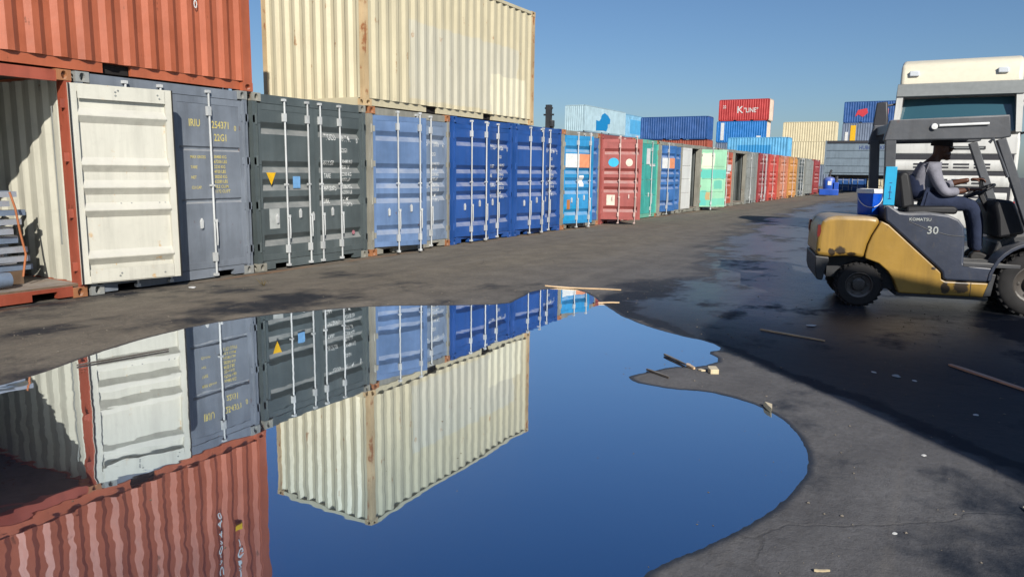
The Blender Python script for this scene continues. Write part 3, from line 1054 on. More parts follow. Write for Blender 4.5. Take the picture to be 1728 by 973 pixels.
door_patch(mid_box, 'L', 0.74, 1.12, 1.66, 2.02, M_LAB_O, 'five', name='label_plate')
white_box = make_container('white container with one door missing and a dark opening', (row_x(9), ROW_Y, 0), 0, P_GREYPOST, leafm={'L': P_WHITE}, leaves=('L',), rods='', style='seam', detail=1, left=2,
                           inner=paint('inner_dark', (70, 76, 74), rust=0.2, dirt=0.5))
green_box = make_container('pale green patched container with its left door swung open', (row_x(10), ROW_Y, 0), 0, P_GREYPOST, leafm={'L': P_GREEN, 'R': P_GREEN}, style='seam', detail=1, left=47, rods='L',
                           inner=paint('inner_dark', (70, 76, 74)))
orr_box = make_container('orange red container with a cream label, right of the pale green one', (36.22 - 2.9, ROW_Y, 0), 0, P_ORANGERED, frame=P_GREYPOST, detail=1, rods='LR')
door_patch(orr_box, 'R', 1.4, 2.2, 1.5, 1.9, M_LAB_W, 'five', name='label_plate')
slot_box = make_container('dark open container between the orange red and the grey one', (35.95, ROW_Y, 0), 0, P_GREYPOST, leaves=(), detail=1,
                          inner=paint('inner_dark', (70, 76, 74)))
far_row = [(38.55, 'grey container with seamed doors, right of the dark open one', P_GREY, 'seam', 8, 'LR'),
           (41.40, 'dark red container, right of the seamed grey one', P_DARKRED, 'five', 6, 'LLRR'),
           (44.10, 'bright red container, between dark red and salmon ones', P_BRIGHTRED, 'five', 10, 'LR'),
           (47.30, 'salmon container with rust marks, left of the amber one', P_SALMON, 'five', 8, 'LR'),
           (50.20, 'amber orange container far along the row', P_AMBER, 'five', 14, 'LR'),
           (53.60, 'dark grey container with white rods, right of the amber one', P_DARKGREY, 'five', 8, 'LLRR'),
           (56.60, 'grey container second from the far end of the row', P_GREY, 'seam', 16, 'R'),
           (60.60, 'red container at the far end of the row', P_DARKRED, 'five', 10, 'R')]
for (x, lab, pm, st, ang, rd) in far_row:
    make_container(lab, (x, ROW_Y, 0), 0, pm, frame=pm if pm is not P_DARKGREY else P_GREYPOST, style=st, left=ang, rods=rd, detail=1,
                   rodm=M_ROD if pm in (P_DARKGREY, P_GREY, P_DARKRED) else M_ROD_R)

# --- second level on the near row
orange_top = make_container('orange container stacked on top at the left', (7.70, ROW_Y, 2.595), PI / 2, P_ORANGE, frame=P_ORANGE)
def side_text(bx, y, z, s, size, mat, H=CH, x=0.006, sx=1.0, name='marking'):
    return lettering(name, s, size, mat, bx['root'], y, z, lambda X, Z: x, plane='yz', sx=sx, flip=-1)
for q, s in enumerate('IRIU309440'):
    side_text(orange_top, 0.92, 2.24 - 0.14 * q, s, 0.15, M_TXT_W, sx=0.8)
for q, s in enumerate('22G1'):
    side_text(orange_top, 0.60, 2.02 - 0.15 * q, s, 0.15, M_TXT_W, sx=0.8)
obj('sticker', MB().box(0.004, 0.007, 0.50, 0.64, 1.28, 1.40), M_YEL, orange_top['root'])
cream_top = make_container('cream container with paint patches stacked over the dark grey and blue ones', (16.158, ROW_Y, 2.595), PI / 2, P_CREAM, frame=P_CREAMPOST)

# --- the two-high stack on the other side of the alley, behind the photographer, added unseen for the yard shadow, made short to miss the forklift
SHADE_X, SHADE_Y = 0.13, -4.27
added_lower_container = make_container('short grey container across the alley, bottom of a pair, out of frame, cut short for its shadow', (SHADE_X + 2.991, SHADE_Y - CW, 0.09), PI / 2, P_GREY, L=2.991, detail=0, group='added unseen stack across the alley')
added_upper_container = make_container('short blue container across the alley, top of a pair, out of frame, cut short for its shadow', (SHADE_X + 2.991, SHADE_Y - CW, 0.09 + 2.595), PI / 2, P_MIDBLUE, L=2.991, detail=0, group='added unseen stack across the alley')

# ------------------------------------------------------------------ stacks in the distance
P_NAVY = paint('paint_navy', (30, 84, 150), rust=0.05, dirt=0.3, fade=0.2)
P_KRED = paint('paint_kred', (190, 54, 52), rust=0.05, dirt=0.2, fade=0.15)
P_AZURE = paint('paint_azure', (24, 122, 200), rust=0.05, dirt=0.2, fade=0.15)
P_SKYB = paint('paint_skyblue', (96, 176, 222), rust=0.05, dirt=0.25, fade=0.2, patches=[('Y', 1.0, 4.4, 0.3, 1.8, (24, 140, 206), 0.85)])
P_PALEB = paint('paint_paleblue', (176, 204, 214), rust=0.05, dirt=0.2, fade=0.1)
P_PALEB2 = paint('paint_paleblue_two', (132, 190, 224), rust=0.05, dirt=0.25, fade=0.2, patches=[('Y', 4.0, 9.6, 0.5, 2.3, (60, 164, 220), 0.8)])
P_FCREAM = paint('paint_farcream', (220, 208, 172), rust=0.08, dirt=0.2, fade=0.08)
P_GREYBL = paint('paint_greyblue', (110, 124, 146), rust=0.1, dirt=0.3, fade=0.15)
P_SUNWASH = paint('paint_sunwashed', (224, 206, 186), rust=0.1, dirt=0.3, fade=0.1)  # sun-washed look of the end walls put into their colour

def facing(label, X, Y0, level, mat, L=CL, end=None, H=CH, group='container stacks beyond the row', z=None):
    """long side towards the camera (-X); right-hand end wall at Y0"""
    b = make_container(label, (X + CW, Y0 + L, level * 2.595 if z is None else z), PI, mat, L=L, H=H, detail=0, rods='', leaves=('L', 'R'), group=group)
    if end is not None:
        for ch in b['root'].children:
            if ch.name.startswith('end_'):
                ch.material_slots[0].material = end
    return b

navy = facing('navy blue container on top of a stack, left of the red one', 85.3, 23.9, 2, P_NAVY, L=7.9)
under = facing('red brown container below the navy blue one', 85.5, 23.9, 1, P_REDBROWN, L=7.9)
kred = facing('bright red container with white letters at the top of the highest stack', 95.2, 19.3, 3, P_KRED, end=P_SUNWASH)
lettering('logo', 'K', 1.15, M_TXT_W, kred['root'], 2.2, 0.95, lambda X, Z: CW + 0.006, plane='yz', sx=1.0)
lettering('logo', '"LINE"', 0.78, M_TXT_W, kred['root'], 3.05, 1.0, lambda X, Z: CW + 0.006, plane='yz', sx=0.8)
lettering('marking', '22', 0.5, M_TXT_W, kred['root'], 0.5, 1.55, lambda X, Z: CW + 0.006, plane='yz', sx=0.8)
azure = facing('azure blue container directly under the bright red one', 95.3, 19.5, 2, P_AZURE, end=P_SUNWASH)
obj('logo', MB().box(CW + 0.003, CW + 0.006, 0.55, 0.95, 0.3, 2.4).box(CW + 0.003, CW + 0.006, 4.9, 5.4, 0.55, 0.80), M_LAB_W, azure['root'])
skyb = facing('sky blue container with a brighter blue patch, in front of the azure one', 81.0, 14.4, 1, P_SKYB)
crm1 = facing('cream container on top, right of the sky blue one', 98.8, 12.2, 2, P_FCREAM)
crm2 = facing('cream container under another cream one in the far stack', 92.0, 10.9, 1, P_FCREAM, L=7.2)
dkb1 = facing('dark blue container with a red logo, top of the far right stack', 103.2, 5.9, 3, P_NAVY)
M_LOGO_R = plain('logo_red', (206, 60, 70))
obj('emblem', MB().prism([(1.3, 0.75), (1.6, 1.55), (2.6, 1.75), (2.75, 1.2), (2.2, 0.7), (1.7, 1.0)], 'x', CW + 0.002, CW + 0.008), M_LOGO_R, dkb1['root'])
obj('emblem', MB().prism([(3.9, 0.9), (4.1, 1.6), (5.0, 1.65), (5.0, 0.95)], 'x', CW + 0.002, CW + 0.008), plain('logo_pink', (204, 130, 140)), dkb1['root'])
gbl = facing('grey blue container with a yellow stripe, below the dark blue one', 103.0, 5.9, 2, P_GREYBL)
obj('stripe', MB().box(CW + 0.003, CW + 0.007, 0.95, 1.55, 0.1, 2.3), M_YEL, gbl['root'])
obj('stripe', MB().box(CW + 0.003, CW + 0.007, 0.35, 0.70, 0.1, 1.5), M_LAB_W, gbl['root'])
for (X, Y0, L_) in ((95.3, 19.5, CL), (98.8, 12.2, CL), (103.0, 5.9, CL)):
    for lv in (0, 1):
        if lv == 1 and X < 99.0 and X > 98.0:
            continue
        facing('plain grey blue container low down in the far stacks', X, Y0, lv, P_GREYBL, L=L_, group='lower containers of the far stacks')
pale1 = make_container('pale blue container with a bright blue emblem, left end of the far stacks', (77.0 + 12.19, 35.2, 5.80), PI / 2, P_PALEB, L=12.19, H=2.896, detail=0, rods='', group='container stacks beyond the row')
M_EMB = plain('emblem_blue', (22, 142, 206))
obj('emblem', MB().prism([(9.0, 0.25), (6.9, 0.35), (6.0, 0.30), (5.6, 0.7), (5.6, 1.15), (5.0, 1.2), (4.9, 1.7), (5.6, 2.1), (6.6, 2.35), (7.4, 2.1), (7.7, 1.6), (8.1, 1.35), (9.0, 1.4)], 'x', 0.000, 0.010), M_EMB, pale1['root'])
pale2 = make_container('paler blue container with a soft blue patch, right of the emblem one', (90.2 + 12.19, 36.0, 5.80), PI / 2, P_PALEB2, L=12.19, H=2.896, detail=0, rods='', group='container stacks beyond the row')
for lv in (0, 1):
    make_container('plain grey blue container low down in the far stacks', (77.0 + 12.19, 35.2, 2.90 * lv), PI / 2, P_GREYBL, L=12.19, H=2.896, detail=0, rods='', group='lower containers of the far stacks')
    make_container('plain grey blue container low down in the far stacks', (90.2 + 12.19, 36.0, 2.90 * lv), PI / 2, P_GREYBL, L=12.19, H=2.896, detail=0, rods='', group='lower containers of the far stacks')

# ground-level containers at the end of the alley, door ends towards us
def endon(label, X, Y1, mat, rods='LLRR', lvl=0):
    """door end faces -X, left edge (seen from the camera) at Y1"""
    return make_container(label, (X, Y1, 0.09 + lvl * 2.595), -PI / 2, mat, detail=1, rods=rods, group='containers closing the end of the alley')
endon('blue container with white lock rods below the grey trailer box', 72.0, 8.55, P_NAVY)
endon('cream container right of the blue one under the trailer', 72.2, 6.02, P_FCREAM)
endon('dark blue container right of the cream one at the alley end', 72.1, 3.50, P_NAVY, rods='')

# ------------------------------------------------------------------ forklift (local x = forward, y = away from the camera, z up)
FK_Z = 0.088
FK_LOC = (9.027, 0.726, FK_Z)
FK_ROT = math.atan2(-0.9727, 0.2321)

def scuffed_yellow():
    m = paint('forklift_yellow', (166, 130, 52), rust=0.28, dirt=0.36, fade=0.1, rough=0.38, rustcol=(70, 44, 28))
    nt = m.node_tree
    b = nt.nodes['Principled BSDF']
    src = b.inputs['Base Color'].links[0].from_socket
    tc = nd(nt, 'ShaderNodeTexCoord')
    nz = noise(nt, tc.outputs['Object'], 13, 6, 0.7)
    col = src
    for (cx, cz, rx_, rz_) in ((0.98, 0.285, 0.085, 0.075), (0.83, 0.26, 0.045, 0.07), (-0.24, 0.63, 0.07, 0.05), (-0.33, 0.60, 0.04, 0.05), (-0.12, 0.59, 0.05, 0.02), (0.70, 0.47, 0.03, 0.02), (-0.46, 0.62, 0.02, 0.02)):
        sep = nd(nt, 'ShaderNodeSeparateXYZ')
        nt.links.new(tc.outputs['Object'], sep.inputs[0])
        a = mathn(nt, 'DIVIDE', mathn(nt, 'SUBTRACT', sep.outputs[0], cx), rx_)
        c = mathn(nt, 'DIVIDE', mathn(nt, 'SUBTRACT', sep.outputs[2], cz), rz_)
        r2 = mathn(nt, 'ADD', mathn(nt, 'MULTIPLY', a, a), mathn(nt, 'MULTIPLY', c, c))
        r2 = mathn(nt, 'ADD', r2, mathn(nt, 'MULTIPLY', mathn(nt, 'SUBTRACT', nz, 0.5), 3.2))
        k = maprange(nt, r2, 0.55, 1.0, 0.95, 0)
        col = mixcol(nt, k, col, (0.022, 0.016, 0.012))
    nt.links.new(col, b.inputs['Base Color'])
    return m

M_YELLOW = scuffed_yellow()
M_HOOD = paint('hood_slate', (38, 48, 68), rust=0.0, dirt=0.5, rough=0.45, fade=0.2)
M_FRAME = paint('guard_grey', (70, 74, 80), rust=0.1, dirt=0.4, rough=0.45)
M_CHASSIS = paint('chassis_dark', (40, 42, 46), rust=0.2, dirt=0.5, rough=0.6)
M_TYRE = plain('tyre_rubber', (34, 33, 33), rough=0.85, var=0.3)
M_RIM = paint('rim_dark', (66, 60, 54), rust=0.4, dirt=0.6, rough=0.6)
M_SEAT = plain('seat_vinyl', (30, 31, 34), rough=0.55)
M_STEEL = paint('mast_steel', (58, 58, 60), rust=0.3, dirt=0.5, rough=0.5, metal=0.3)
M_CYANTAPE = plain('cyan_plate', (30, 168, 214), rough=0.4, var=0.08)
M_TAIL = plain('tail_lens', (110, 34, 26), rough=0.3)

FK = thing('forklift', 'yellow forklift truck with dark overhead guard, driver seated facing right', 'forklift', FK_LOC, FK_ROT)
YN, YF = 0.02, 1.13

def sidepoly(name, poly, mat, y0=YN, y1=YF, bevel=0.02, parent=FK, seg=3):
    return obj(name, MB().prism(poly, 'y', y0, y1), mat, parent, bevel=bevel, seg=seg)

def arc(cx, cz, r, a0, a1, n):
    return [(cx + r * math.cos(math.radians(a0 + (a1 - a0) * i / (n - 1))), cz + r * math.sin(math.radians(a0 + (a1 - a0) * i / (n - 1)))) for i in range(n)]

# counterweight: rounded rear block over the steer wheels
cw_top = [(-0.49, 0.56), (-0.485, 0.74), (-0.475, 0.86), (-0.44, 0.945), (-0.385, 0.985), (-0.30, 1.005), (0.02, 1.005), (0.10, 0.995), (0.145, 0.965)]
cw_seam = [(0.115, 0.90), (0.065, 0.80), (0.03, 0.70), (0.012, 0.60), (0.01, 0.545)]
cw_arch = [(-0.10, 0.565), (-0.22, 0.56), (-0.33, 0.545)]
cwt = sidepoly('counterweight', cw_top + cw_seam + cw_arch, M_YELLOW, bevel=0.05, seg=4)
sidepoly('rear_skirt', [(-0.490, 0.55), (-0.35, 0.54), (-0.345, 0.50), (-0.37, 0.44), (-0.40, 0.28), (-0.46, 0.29), (-0.485, 0.38)], M_CHASSIS, y0=YN + 0.006, y1=YF - 0.006, bevel=0.012)
obj('counterweight_core', MB().box(-0.34, 0.06, 0.26, 0.89, 0.30, 0.56), M_CHASSIS, FK)
for y in (YN - 0.002, YF - 0.10):
    obj('tail_light', MB().prism([(-0.492, 0.80), (-0.487, 0.90), (-0.462, 0.90), (-0.452, 0.83), (-0.462, 0.78), (-0.485, 0.76)], 'y', y, y + 0.10), M_TAIL, FK)
# side body: yellow frame panel
body_poly = [(0.150, 0.960), (0.225, 0.925), (0.50, 0.675), (0.745, 0.455), (0.775, 0.425), (0.785, 0.355), (0.83, 0.335), (1.235, 0.335), (1.215, 0.265), (1.195, 0.185),
             (0.385, 0.185), (0.365, 0.225), (0.33, 0.315), (0.26, 0.415), (0.16, 0.50), (0.018, 0.548), (0.020, 0.60), (0.038, 0.70), (0.073, 0.80), (0.123, 0.90)]
sidepoly('side_frame', body_poly, M_YELLOW, y0=YN, y1=0.20, bevel=0.012)
sidepoly('side_frame', body_poly, M_YELLOW, y0=YF - 0.18, y1=YF, bevel=0.012)
obj('panel_seam', MB().box(1.068, 1.074, YN - 0.003, YN + 0.004, 0.19, 0.333), M_CHASSIS, FK)
obj('belly', MB().box(0.15, 1.30, 0.20, 0.95, 0.20, 0.56).box(0.36, 1.25, 0.04, 1.11, 0.150, 0.183), M_CHASSIS, FK)
# engine hood and its slanted side cover
hood_poly = [(0.19, 0.965), (0.235, 0.930), (0.51, 0.685), (0.755, 0.465), (0.79, 0.43), (0.80, 0.365), (0.84, 0.345), (1.235, 0.345), (1.26, 0.43), (1.30, 0.50), (1.05, 0.52), (0.985, 0.54), (0.975, 0.80), (0.955, 0.93),
             (0.90, 1.00), (0.80, 1.045), (0.62, 1.065), (0.42, 1.05), (0.33, 1.06), (0.27, 1.10), (0.21, 1.14), (0.17, 1.12)]
sidepoly('engine_hood', hood_poly, M_HOOD, y0=YN + 0.012, y1=YF - 0.012, bevel=0.022)
obj('hood_crease', MB().tube([(0.42, 0.965, 0), (0.62, 0.88, 0), (0.82, 0.83, 0), (0.97, 0.82, 0)], 0.004, 6).mesh('hood_crease'), M_CHASSIS, FK, (0, YN + 0.012, 0), (PI / 2, 0, 0))
lettering('marking', 'KOMATSU', 0.046, M_PALE, FK, 0.42, 0.975, lambda X, Z: YN + 0.008, sx=1.0)
lettering('marking', '30', 0.115, M_PALE, FK, 0.60, 0.840, lambda X, Z: YN + 0.008, sx=1.0)
obj('floor_step', MB().box(0.98, 1.52, 0.03, 1.12, 0.50, 0.545), M_CHASSIS, FK, bevel=0.008)
# front fenders round the drive wheels
fc, fz, fr = 1.665, 0.345, 0.445
for (ya, yb) in ((YN, 0.30), (0.85, YF)):
    ring = arc(fc, fz, fr, 178, 40, 14) + list(reversed(arc(fc, fz, fr - 0.035, 178, 40, 14)))
    sidepoly('front_fender', ring, M_HOOD, ya, yb, bevel=0.008)
    brace = [(1.235, 0.43), (1.305, 0.505), (1.50, 0.62), (1.62, 0.80), (1.62, 0.84), (1.45, 0.80), (1.30, 0.69), (1.22, 0.54)]
sidepoly('fender_skirt', [(1.195, 0.185), (1.215, 0.265), (1.238, 0.34), (1.262, 0.43), (1.30, 0.43), (1.285, 0.33), (1.27, 0.20)], M_CHASSIS, YN + 0.01, 0.10, bevel=0.006)
obj('front_cowl', MB().prism([(1.30, 0.545), (1.36, 0.76), (1.46, 0.82), (1.62, 0.85), (1.98, 0.84), (1.98, 0.30), (1.30, 0.30)], 'y', 0.305, 0.845), M_CHASSIS, FK, bevel=0.02)
obj('dashboard', MB().prism([(1.33, 0.80), (1.30, 1.02), (1.26, 1.16), (1.30, 1.22), (1.44, 1.20), (1.52, 1.05), (1.58, 0.86)], 'y', 0.20, 0.95), M_SEAT, FK, bevel=0.03)
# wheels
def wheel(name, x, y, r, w, parent):
    hub = thing_part(name, parent, (x, y, r))
    return hub

def tyre_mesh(r, w):
    m = MB()
    pr = [(r * 0.56, -w / 2 + 0.012), (r * 0.62, -w / 2), (r * 0.90, -w / 2 + 0.004), (r * 0.985, -w / 2 + 0.03), (r, -w / 2 + 0.055), (r, w / 2 - 0.055),
          (r * 0.985, w / 2 - 0.03), (r * 0.90, w / 2 - 0.004), (r * 0.62, w / 2), (r * 0.56, w / 2 - 0.012)]
    return m.lathe(pr, 'y', 40, close=True)

def tread_mesh(r, w, n=26):
    m = MB()
    for i in range(n):
        a = 2 * PI * i / n
        for s in (-1, 1):
            y0 = 0.02 * s
            y1 = (w / 2 - 0.012) * s
            da = 0.10 * s
            vs = []
            for (yy, aa) in ((y0, a), (y1, a + abs(da))):
                for rr_ in (r - 0.012, r + 0.007):
                    for dd in (-0.045, 0.045):
                        t = aa + dd
                        vs.append((rr_ * math.cos(t), yy, rr_ * math.sin(t)))
            m.add(vs, [(0, 1, 3, 2), (4, 6, 7, 5), (0, 2, 6, 4), (1, 5, 7, 3), (2, 3, 7, 6), (0, 4, 5, 1)])
    return m

def rim_mesh(r, w, out=-1):
    m = MB()
    ys = out * w / 2
    m.lathe([(r * 0.60, ys * 0.94), (r * 0.56, ys * 0.97), (r * 0.50, ys * 0.72), (r * 0.30, ys * 0.55), (r * 0.26, ys * 0.86), (r * 0.20, ys * 0.92), (0.0005, ys * 0.92)], 'y', 28)
    for k in range(6):
        t = 2 * PI * k / 6
        m.lathe([(0.018, ys * 0.55), (0.016, ys * 0.72), (0.0005, ys * 0.74)], 'y', 6, (r * 0.40 * math.cos(t), 0, r * 0.40 * math.sin(t)))
    return m

def add_wheel(parent, x, yc, r, w, out, z=None, tread=True):
    t = obj('wheel', tyre_mesh(r, w).mesh('wheel', 40), M_TYRE, parent, (x, yc, r if z is None else z))
    obj('rim', rim_mesh(r, w, out).mesh('rim', 40), M_RIM, t)
    if tread:
        tr = obj('tread', tread_mesh(r, w), M_TYRE, t)
        tr['kind'] = 'stuff'
    return t

add_wheel(FK, -0.015, 0.16, 0.243, 0.20, -1)
add_wheel(FK, -0.015, 0.99, 0.243, 0.20, 1)
add_wheel(FK, fc, 0.155, 0.345, 0.25, -1)
add_wheel(FK, fc, 0.995, 0.345, 0.25, 1)
# overhead guard
def bar(name, p, q, w, d, mat, parent=FK, bevel=0.008):
    """straight rectangular bar from p to q; w across the local x-z plane, d across y"""
    p, q = Vector(p), Vector(q)
    a = (q - p).normalized()
    yv = Vector((0, 1, 0))
    n = a.cross(yv).normalized() * (w / 2)
    h = yv * (d / 2)
    vs = [p + n - h, p - n - h, p - n + h, p + n + h, q + n - h, q - n - h, q - n + h, q + n + h]
    m = MB().add(vs, [(0, 1, 2, 3), (7, 6, 5, 4), (0, 4, 5, 1), (1, 5, 6, 2), (2, 6, 7, 3), (3, 7, 4, 0)])
    return obj(name, m, mat, parent, bevel=bevel)

for y in (0.085, 1.065):
    bar('guard_post', (0.215, y, 1.09), (0.175, y, 1.86), 0.105, 0.07, M_FRAME)
    bar('guard_post', (1.60, y, 0.86), (1.215, y, 1.84), 0.085, 0.07, M_FRAME)
ov = [(0.10, 1.815), (0.150, 2.035), (1.27, 2.085), (1.30, 1.86), (1.20, 1.84)]
for ya, yb in ((0.045, 0.115), (1.035, 1.105)):
    sidepoly('guard_side_beam', ov, M_FRAME, ya, yb, bevel=0.015)
for q, x in enumerate(np.linspace(0.20, 1.22, 9)):
    zc = 1.96 + 0.05 * (x - 0.2)
    obj('guard_slat', MB().box(x - 0.022, x + 0.022, 0.115, 1.035, zc - 0.05, zc + 0.05), M_FRAME, FK, bevel=0.006)
obj('guard_lamp', MB().tube([(0.62, 0.028, 1.975), (1.08, 0.028, 1.995)], 0.014, 8), M_LAB_W, FK)
obj('guard_lamp', MB().lathe([(0.0005, -0.02), (0.03, -0.016), (0.034, 0.0), (0.034, 0.02)], 'y', 12, (0.575, 0.028, 1.965)), M_LAB_W, FK)
obj('guard_grip', MB().tube([(1.10, 0.03, 1.80), (1.13, 0.015, 1.84), (1.30, 0.03, 1.45)], 0.018, 8), M_FRAME, FK)
plate = obj('tag_plate', MB().box(0.150, 0.262, 0.036, 0.046, 1.135, 1.545), M_CYANTAPE, FK, bevel=0.003)
plate.rotation_euler = (0, 0, 0)
plate['label'] = 'cyan height plate on the rear post'
obj('marking', MB().box(0.195, 0.225, 0.032, 0.035, 1.20, 1.206).box(0.192, 0.228, 0.032, 0.035, 1.27, 1.276).box(0.206, 0.212, 0.032, 0.035, 1.20, 1.34).box(0.198, 0.222, 0.032, 0.035, 1.37, 1.376), M_TXT_B, plate)
# seat, wheel, levers
obj('seat_base', MB().prism([(0.44, 1.04), (0.45, 1.12), (0.92, 1.13), (0.96, 1.10), (0.95, 1.04)], 'y', 0.33, 0.83), M_SEAT, FK, bevel=0.03)
obj('seat_back', MB().prism([(0.40, 1.08), (0.33, 1.45), (0.37, 1.50), (0.44, 1.49), (0.53, 1.12)], 'y', 0.34, 0.82), M_SEAT, FK, bevel=0.03)
sw = obj('steering_wheel', MB().lathe([(0.155 + 0.014 * math.cos(2 * PI * k / 8), 0.014 * math.sin(2 * PI * k / 8)) for k in range(8)], 'z', 28, close=True)
         .tube([(-0.15, 0, 0), (0.15, 0, 0)], 0.010, 6).tube([(0, -0.15, 0), (0, 0.15, 0)], 0.010, 6).mesh('steering_wheel', 40), M_SEAT, FK, (1.20, 0.56, 1.295), (0, math.radians(-28), 0))
bar('steering_column', (1.205, 0.56, 1.28), (1.36, 0.56, 0.98), 0.05, 0.05, M_SEAT)
obj('wheel_knob', MB().lathe([(0.0005, 0.05), (0.018, 0.045), (0.020, 0.015), (0.010, 0.0)], 'z', 10), M_SEAT, FK, (1.245, 0.43, 1.318))
for q, y in enumerate((0.74, 0.80, 0.86)):
    obj('lever', MB().tube([(1.33, y, 1.15), (1.27, y, 1.40)], 0.008, 6).lathe([(0.0005, -0.022), (0.02, -0.012), (0.02, 0.012), (0.0005, 0.022)], 'z', 8, (1.27, y, 1.42)), M_SEAT, FK)
# mast, carriage and forks (mostly beyond the right edge of the frame)
for y in (0.30, 0.80):
    obj('mast_rail', MB().box(1.99, 2.13, y, y + 0.07, 0.10, 2.05), M_STEEL, FK, bevel=0.006)
    obj('mast_rail', MB().box(2.01, 2.11, y + (0.072 if y < 0.5 else -0.052), y + (0.122 if y < 0.5 else -0.002), 0.12, 2.06), M_STEEL, FK)
    obj('lift_cylinder', MB().tube([(2.07, y + (0.17 if y < 0.5 else -0.10), 0.15), (2.07, y + (0.17 if y < 0.5 else -0.10), 1.95)], 0.035, 12), M_STEEL, FK)
for z in (0.30, 1.10, 2.02):
    obj('mast_crossbar', MB().box(2.005, 2.09, 0.372, 0.798, z - 0.05, z + 0.05), M_STEEL, FK)
for z in (0.24, 0.62):
    obj('carriage_bar', MB().box(2.14, 2.19, 0.05, 1.10, z - 0.05, z + 0.05), M_STEEL, FK)
for y in (0.24, 0.80):
    obj('fork', MB().prism([(2.195, 0.70), (2.235, 0.70), (2.24, 0.10), (3.25, 0.075), (3.25, 0.06), (2.195, 0.05)], 'y', y, y + 0.11), M_STEEL, FK, bevel=0.005)

# ------------------------------------------------------------------ driver
def skin_body(name, verts, edges, mat, parent, sub=2, root=0):
    me = bpy.data.meshes.new(name)
    me.from_pydata([v[0] for v in verts], edges, [])
    o = bpy.data.objects.new(name, me)
    COL.objects.link(o)
    o.parent = parent
    sk = o.modifiers.new('skin', 'SKIN')
    sk.use_smooth_shade = True
    if not me.skin_vertices:
        bpy.context.view_layer.objects.active = o
    lay = me.skin_vertices[0].data
    for i, v in enumerate(verts):
        r = v[1]
        lay[i].radius = r if isinstance(r, tuple) else (r, r)
        lay[i].use_root = (i == root)
    sb = o.modifiers.new('sub', 'SUBSURF')
    sb.levels = sub
    sb.render_levels = sub
    # bake so the figure is an ordinary mesh
    dg = bpy.context.evaluated_depsgraph_get()
    bm_ = bpy.data.meshes.new_from_object(o.evaluated_get(dg))
    o.modifiers.clear()
    o.data = bm_
    bm_.materials.clear()
    bm_.materials.append(None)
    bm_.polygons.foreach_set('use_smooth', [True] * len(bm_.polygons))
    o.material_slots[0].link = 'OBJECT'
    o.material_slots[0].material = mat
    return o

def cloth_mat(name, rgb):
    m = plain(name, rgb, rough=0.9, var=0.22, spec=0.2)
    nt = m.node_tree
    b = nt.nodes['Principled BSDF']
    bp = nd(nt, 'ShaderNodeBump')
    bp.inputs['Strength'].default_value = 0.5
    bp.inputs['Distance'].default_value = 0.012
    v, _ = coords(nt)
    nt.links.new(noise(nt, v, 26, 4, 0.6), bp.inputs['Height'])
    nt.links.new(bp.outputs[0], b.inputs['Normal'])
    return m

M_SKIN = plain('skin_dark', (92, 58, 42), rough=0.5, var=0.12)
M_JACKET = cloth_mat('jacket_grey', (136, 136, 146))
M_VEST = cloth_mat('vest_navy', (44, 52, 76))
M_TROUS = cloth_mat('trousers_navy', (48, 56, 78))
M_SHOE = plain('shoe_black', (28, 26, 25), rough=0.6)
M_CAP = plain('cap_dark', (34, 28, 27), rough=0.9)

DR = thing('person', 'driver in grey jacket, dark vest and cap, sitting at the forklift wheel', 'person', FK_LOC, FK_ROT)
# body (skin-toned continuous figure: pelvis, spine, neck, head, arms, legs); clothes go over it
HX, HY, HZ = 0.64, 0.57, 1.215
SPINE = [((HX, HY, HZ), (0.135, 0.135)), ((HX - 0.015, HY, HZ + 0.13), (0.132, 0.132)), ((HX + 0.005, HY, HZ + 0.25), (0.135, 0.135)), ((HX + 0.045, HY, HZ + 0.335), (0.090, 0.090)),
         ((HX + 0.085, HY, HZ + 0.395), (0.056, 0.056)), ((HX + 0.115, HY, HZ + 0.440), (0.060, 0.060)), ((HX + 0.140, HY, HZ + 0.510), (0.088, 0.088)), ((HX + 0.145, HY, HZ + 0.585), (0.088, 0.088))]
def limb_nodes():
    V = [list(x) for x in SPINE]
    E = [(0, 1), (1, 2), (2, 3), (3, 4), (4, 5), (5, 6), (6, 7)]
    def chain(start, pts):
        prev = start
        for p in pts:
            V.append(list(p))
            E.append((prev, len(V) - 1))
            prev = len(V) - 1
    return V, E, chain

ARM_N = [((HX + 0.045, HY - 0.165, HZ + 0.305), 0.058), ((HX + 0.09, HY - 0.215, HZ + 0.16), 0.046), ((HX + 0.175, HY - 0.225, HZ + 0.055), 0.041), ((HX + 0.32, HY - 0.185, HZ + 0.075), 0.034), ((HX + 0.43, HY - 0.135, HZ + 0.095), 0.026)]
ARM_F = [((HX + 0.045, HY + 0.165, HZ + 0.305), 0.058), ((HX + 0.12, HY + 0.215, HZ + 0.18), 0.046), ((HX + 0.215, HY + 0.215, HZ + 0.10), 0.041), ((HX + 0.36, HY + 0.19, HZ + 0.165), 0.034), ((HX + 0.50, HY + 0.155, HZ + 0.20), 0.026)]
LEG_N = [((HX + 0.06, HY - 0.10, HZ - 0.035), 0.098), ((HX + 0.27, HY - 0.13, HZ - 0.055), 0.082), ((HX + 0.475, HY - 0.14, HZ - 0.075), 0.066), ((HX + 0.535, HY - 0.14, HZ - 0.27), 0.056), ((HX + 0.56, HY - 0.14, HZ - 0.50), 0.042), ((HX + 0.565, HY - 0.14, HZ - 0.585), 0.040)]
LEG_F = [((p[0][0] + 0.03, 2 * HY - p[0][1], p[0][2]), p[1]) for p in LEG_N]
K_ = 1.05
def up(p):
    return (HX + (p[0] - HX) * 1.05, HY + (p[1] - HY) * K_, HZ + (p[2] - HZ) * K_)
SPINE = [SPINE[0]] + [(up(p), (r[0] * K_, r[1] * K_)) for (p, r) in SPINE[1:]]
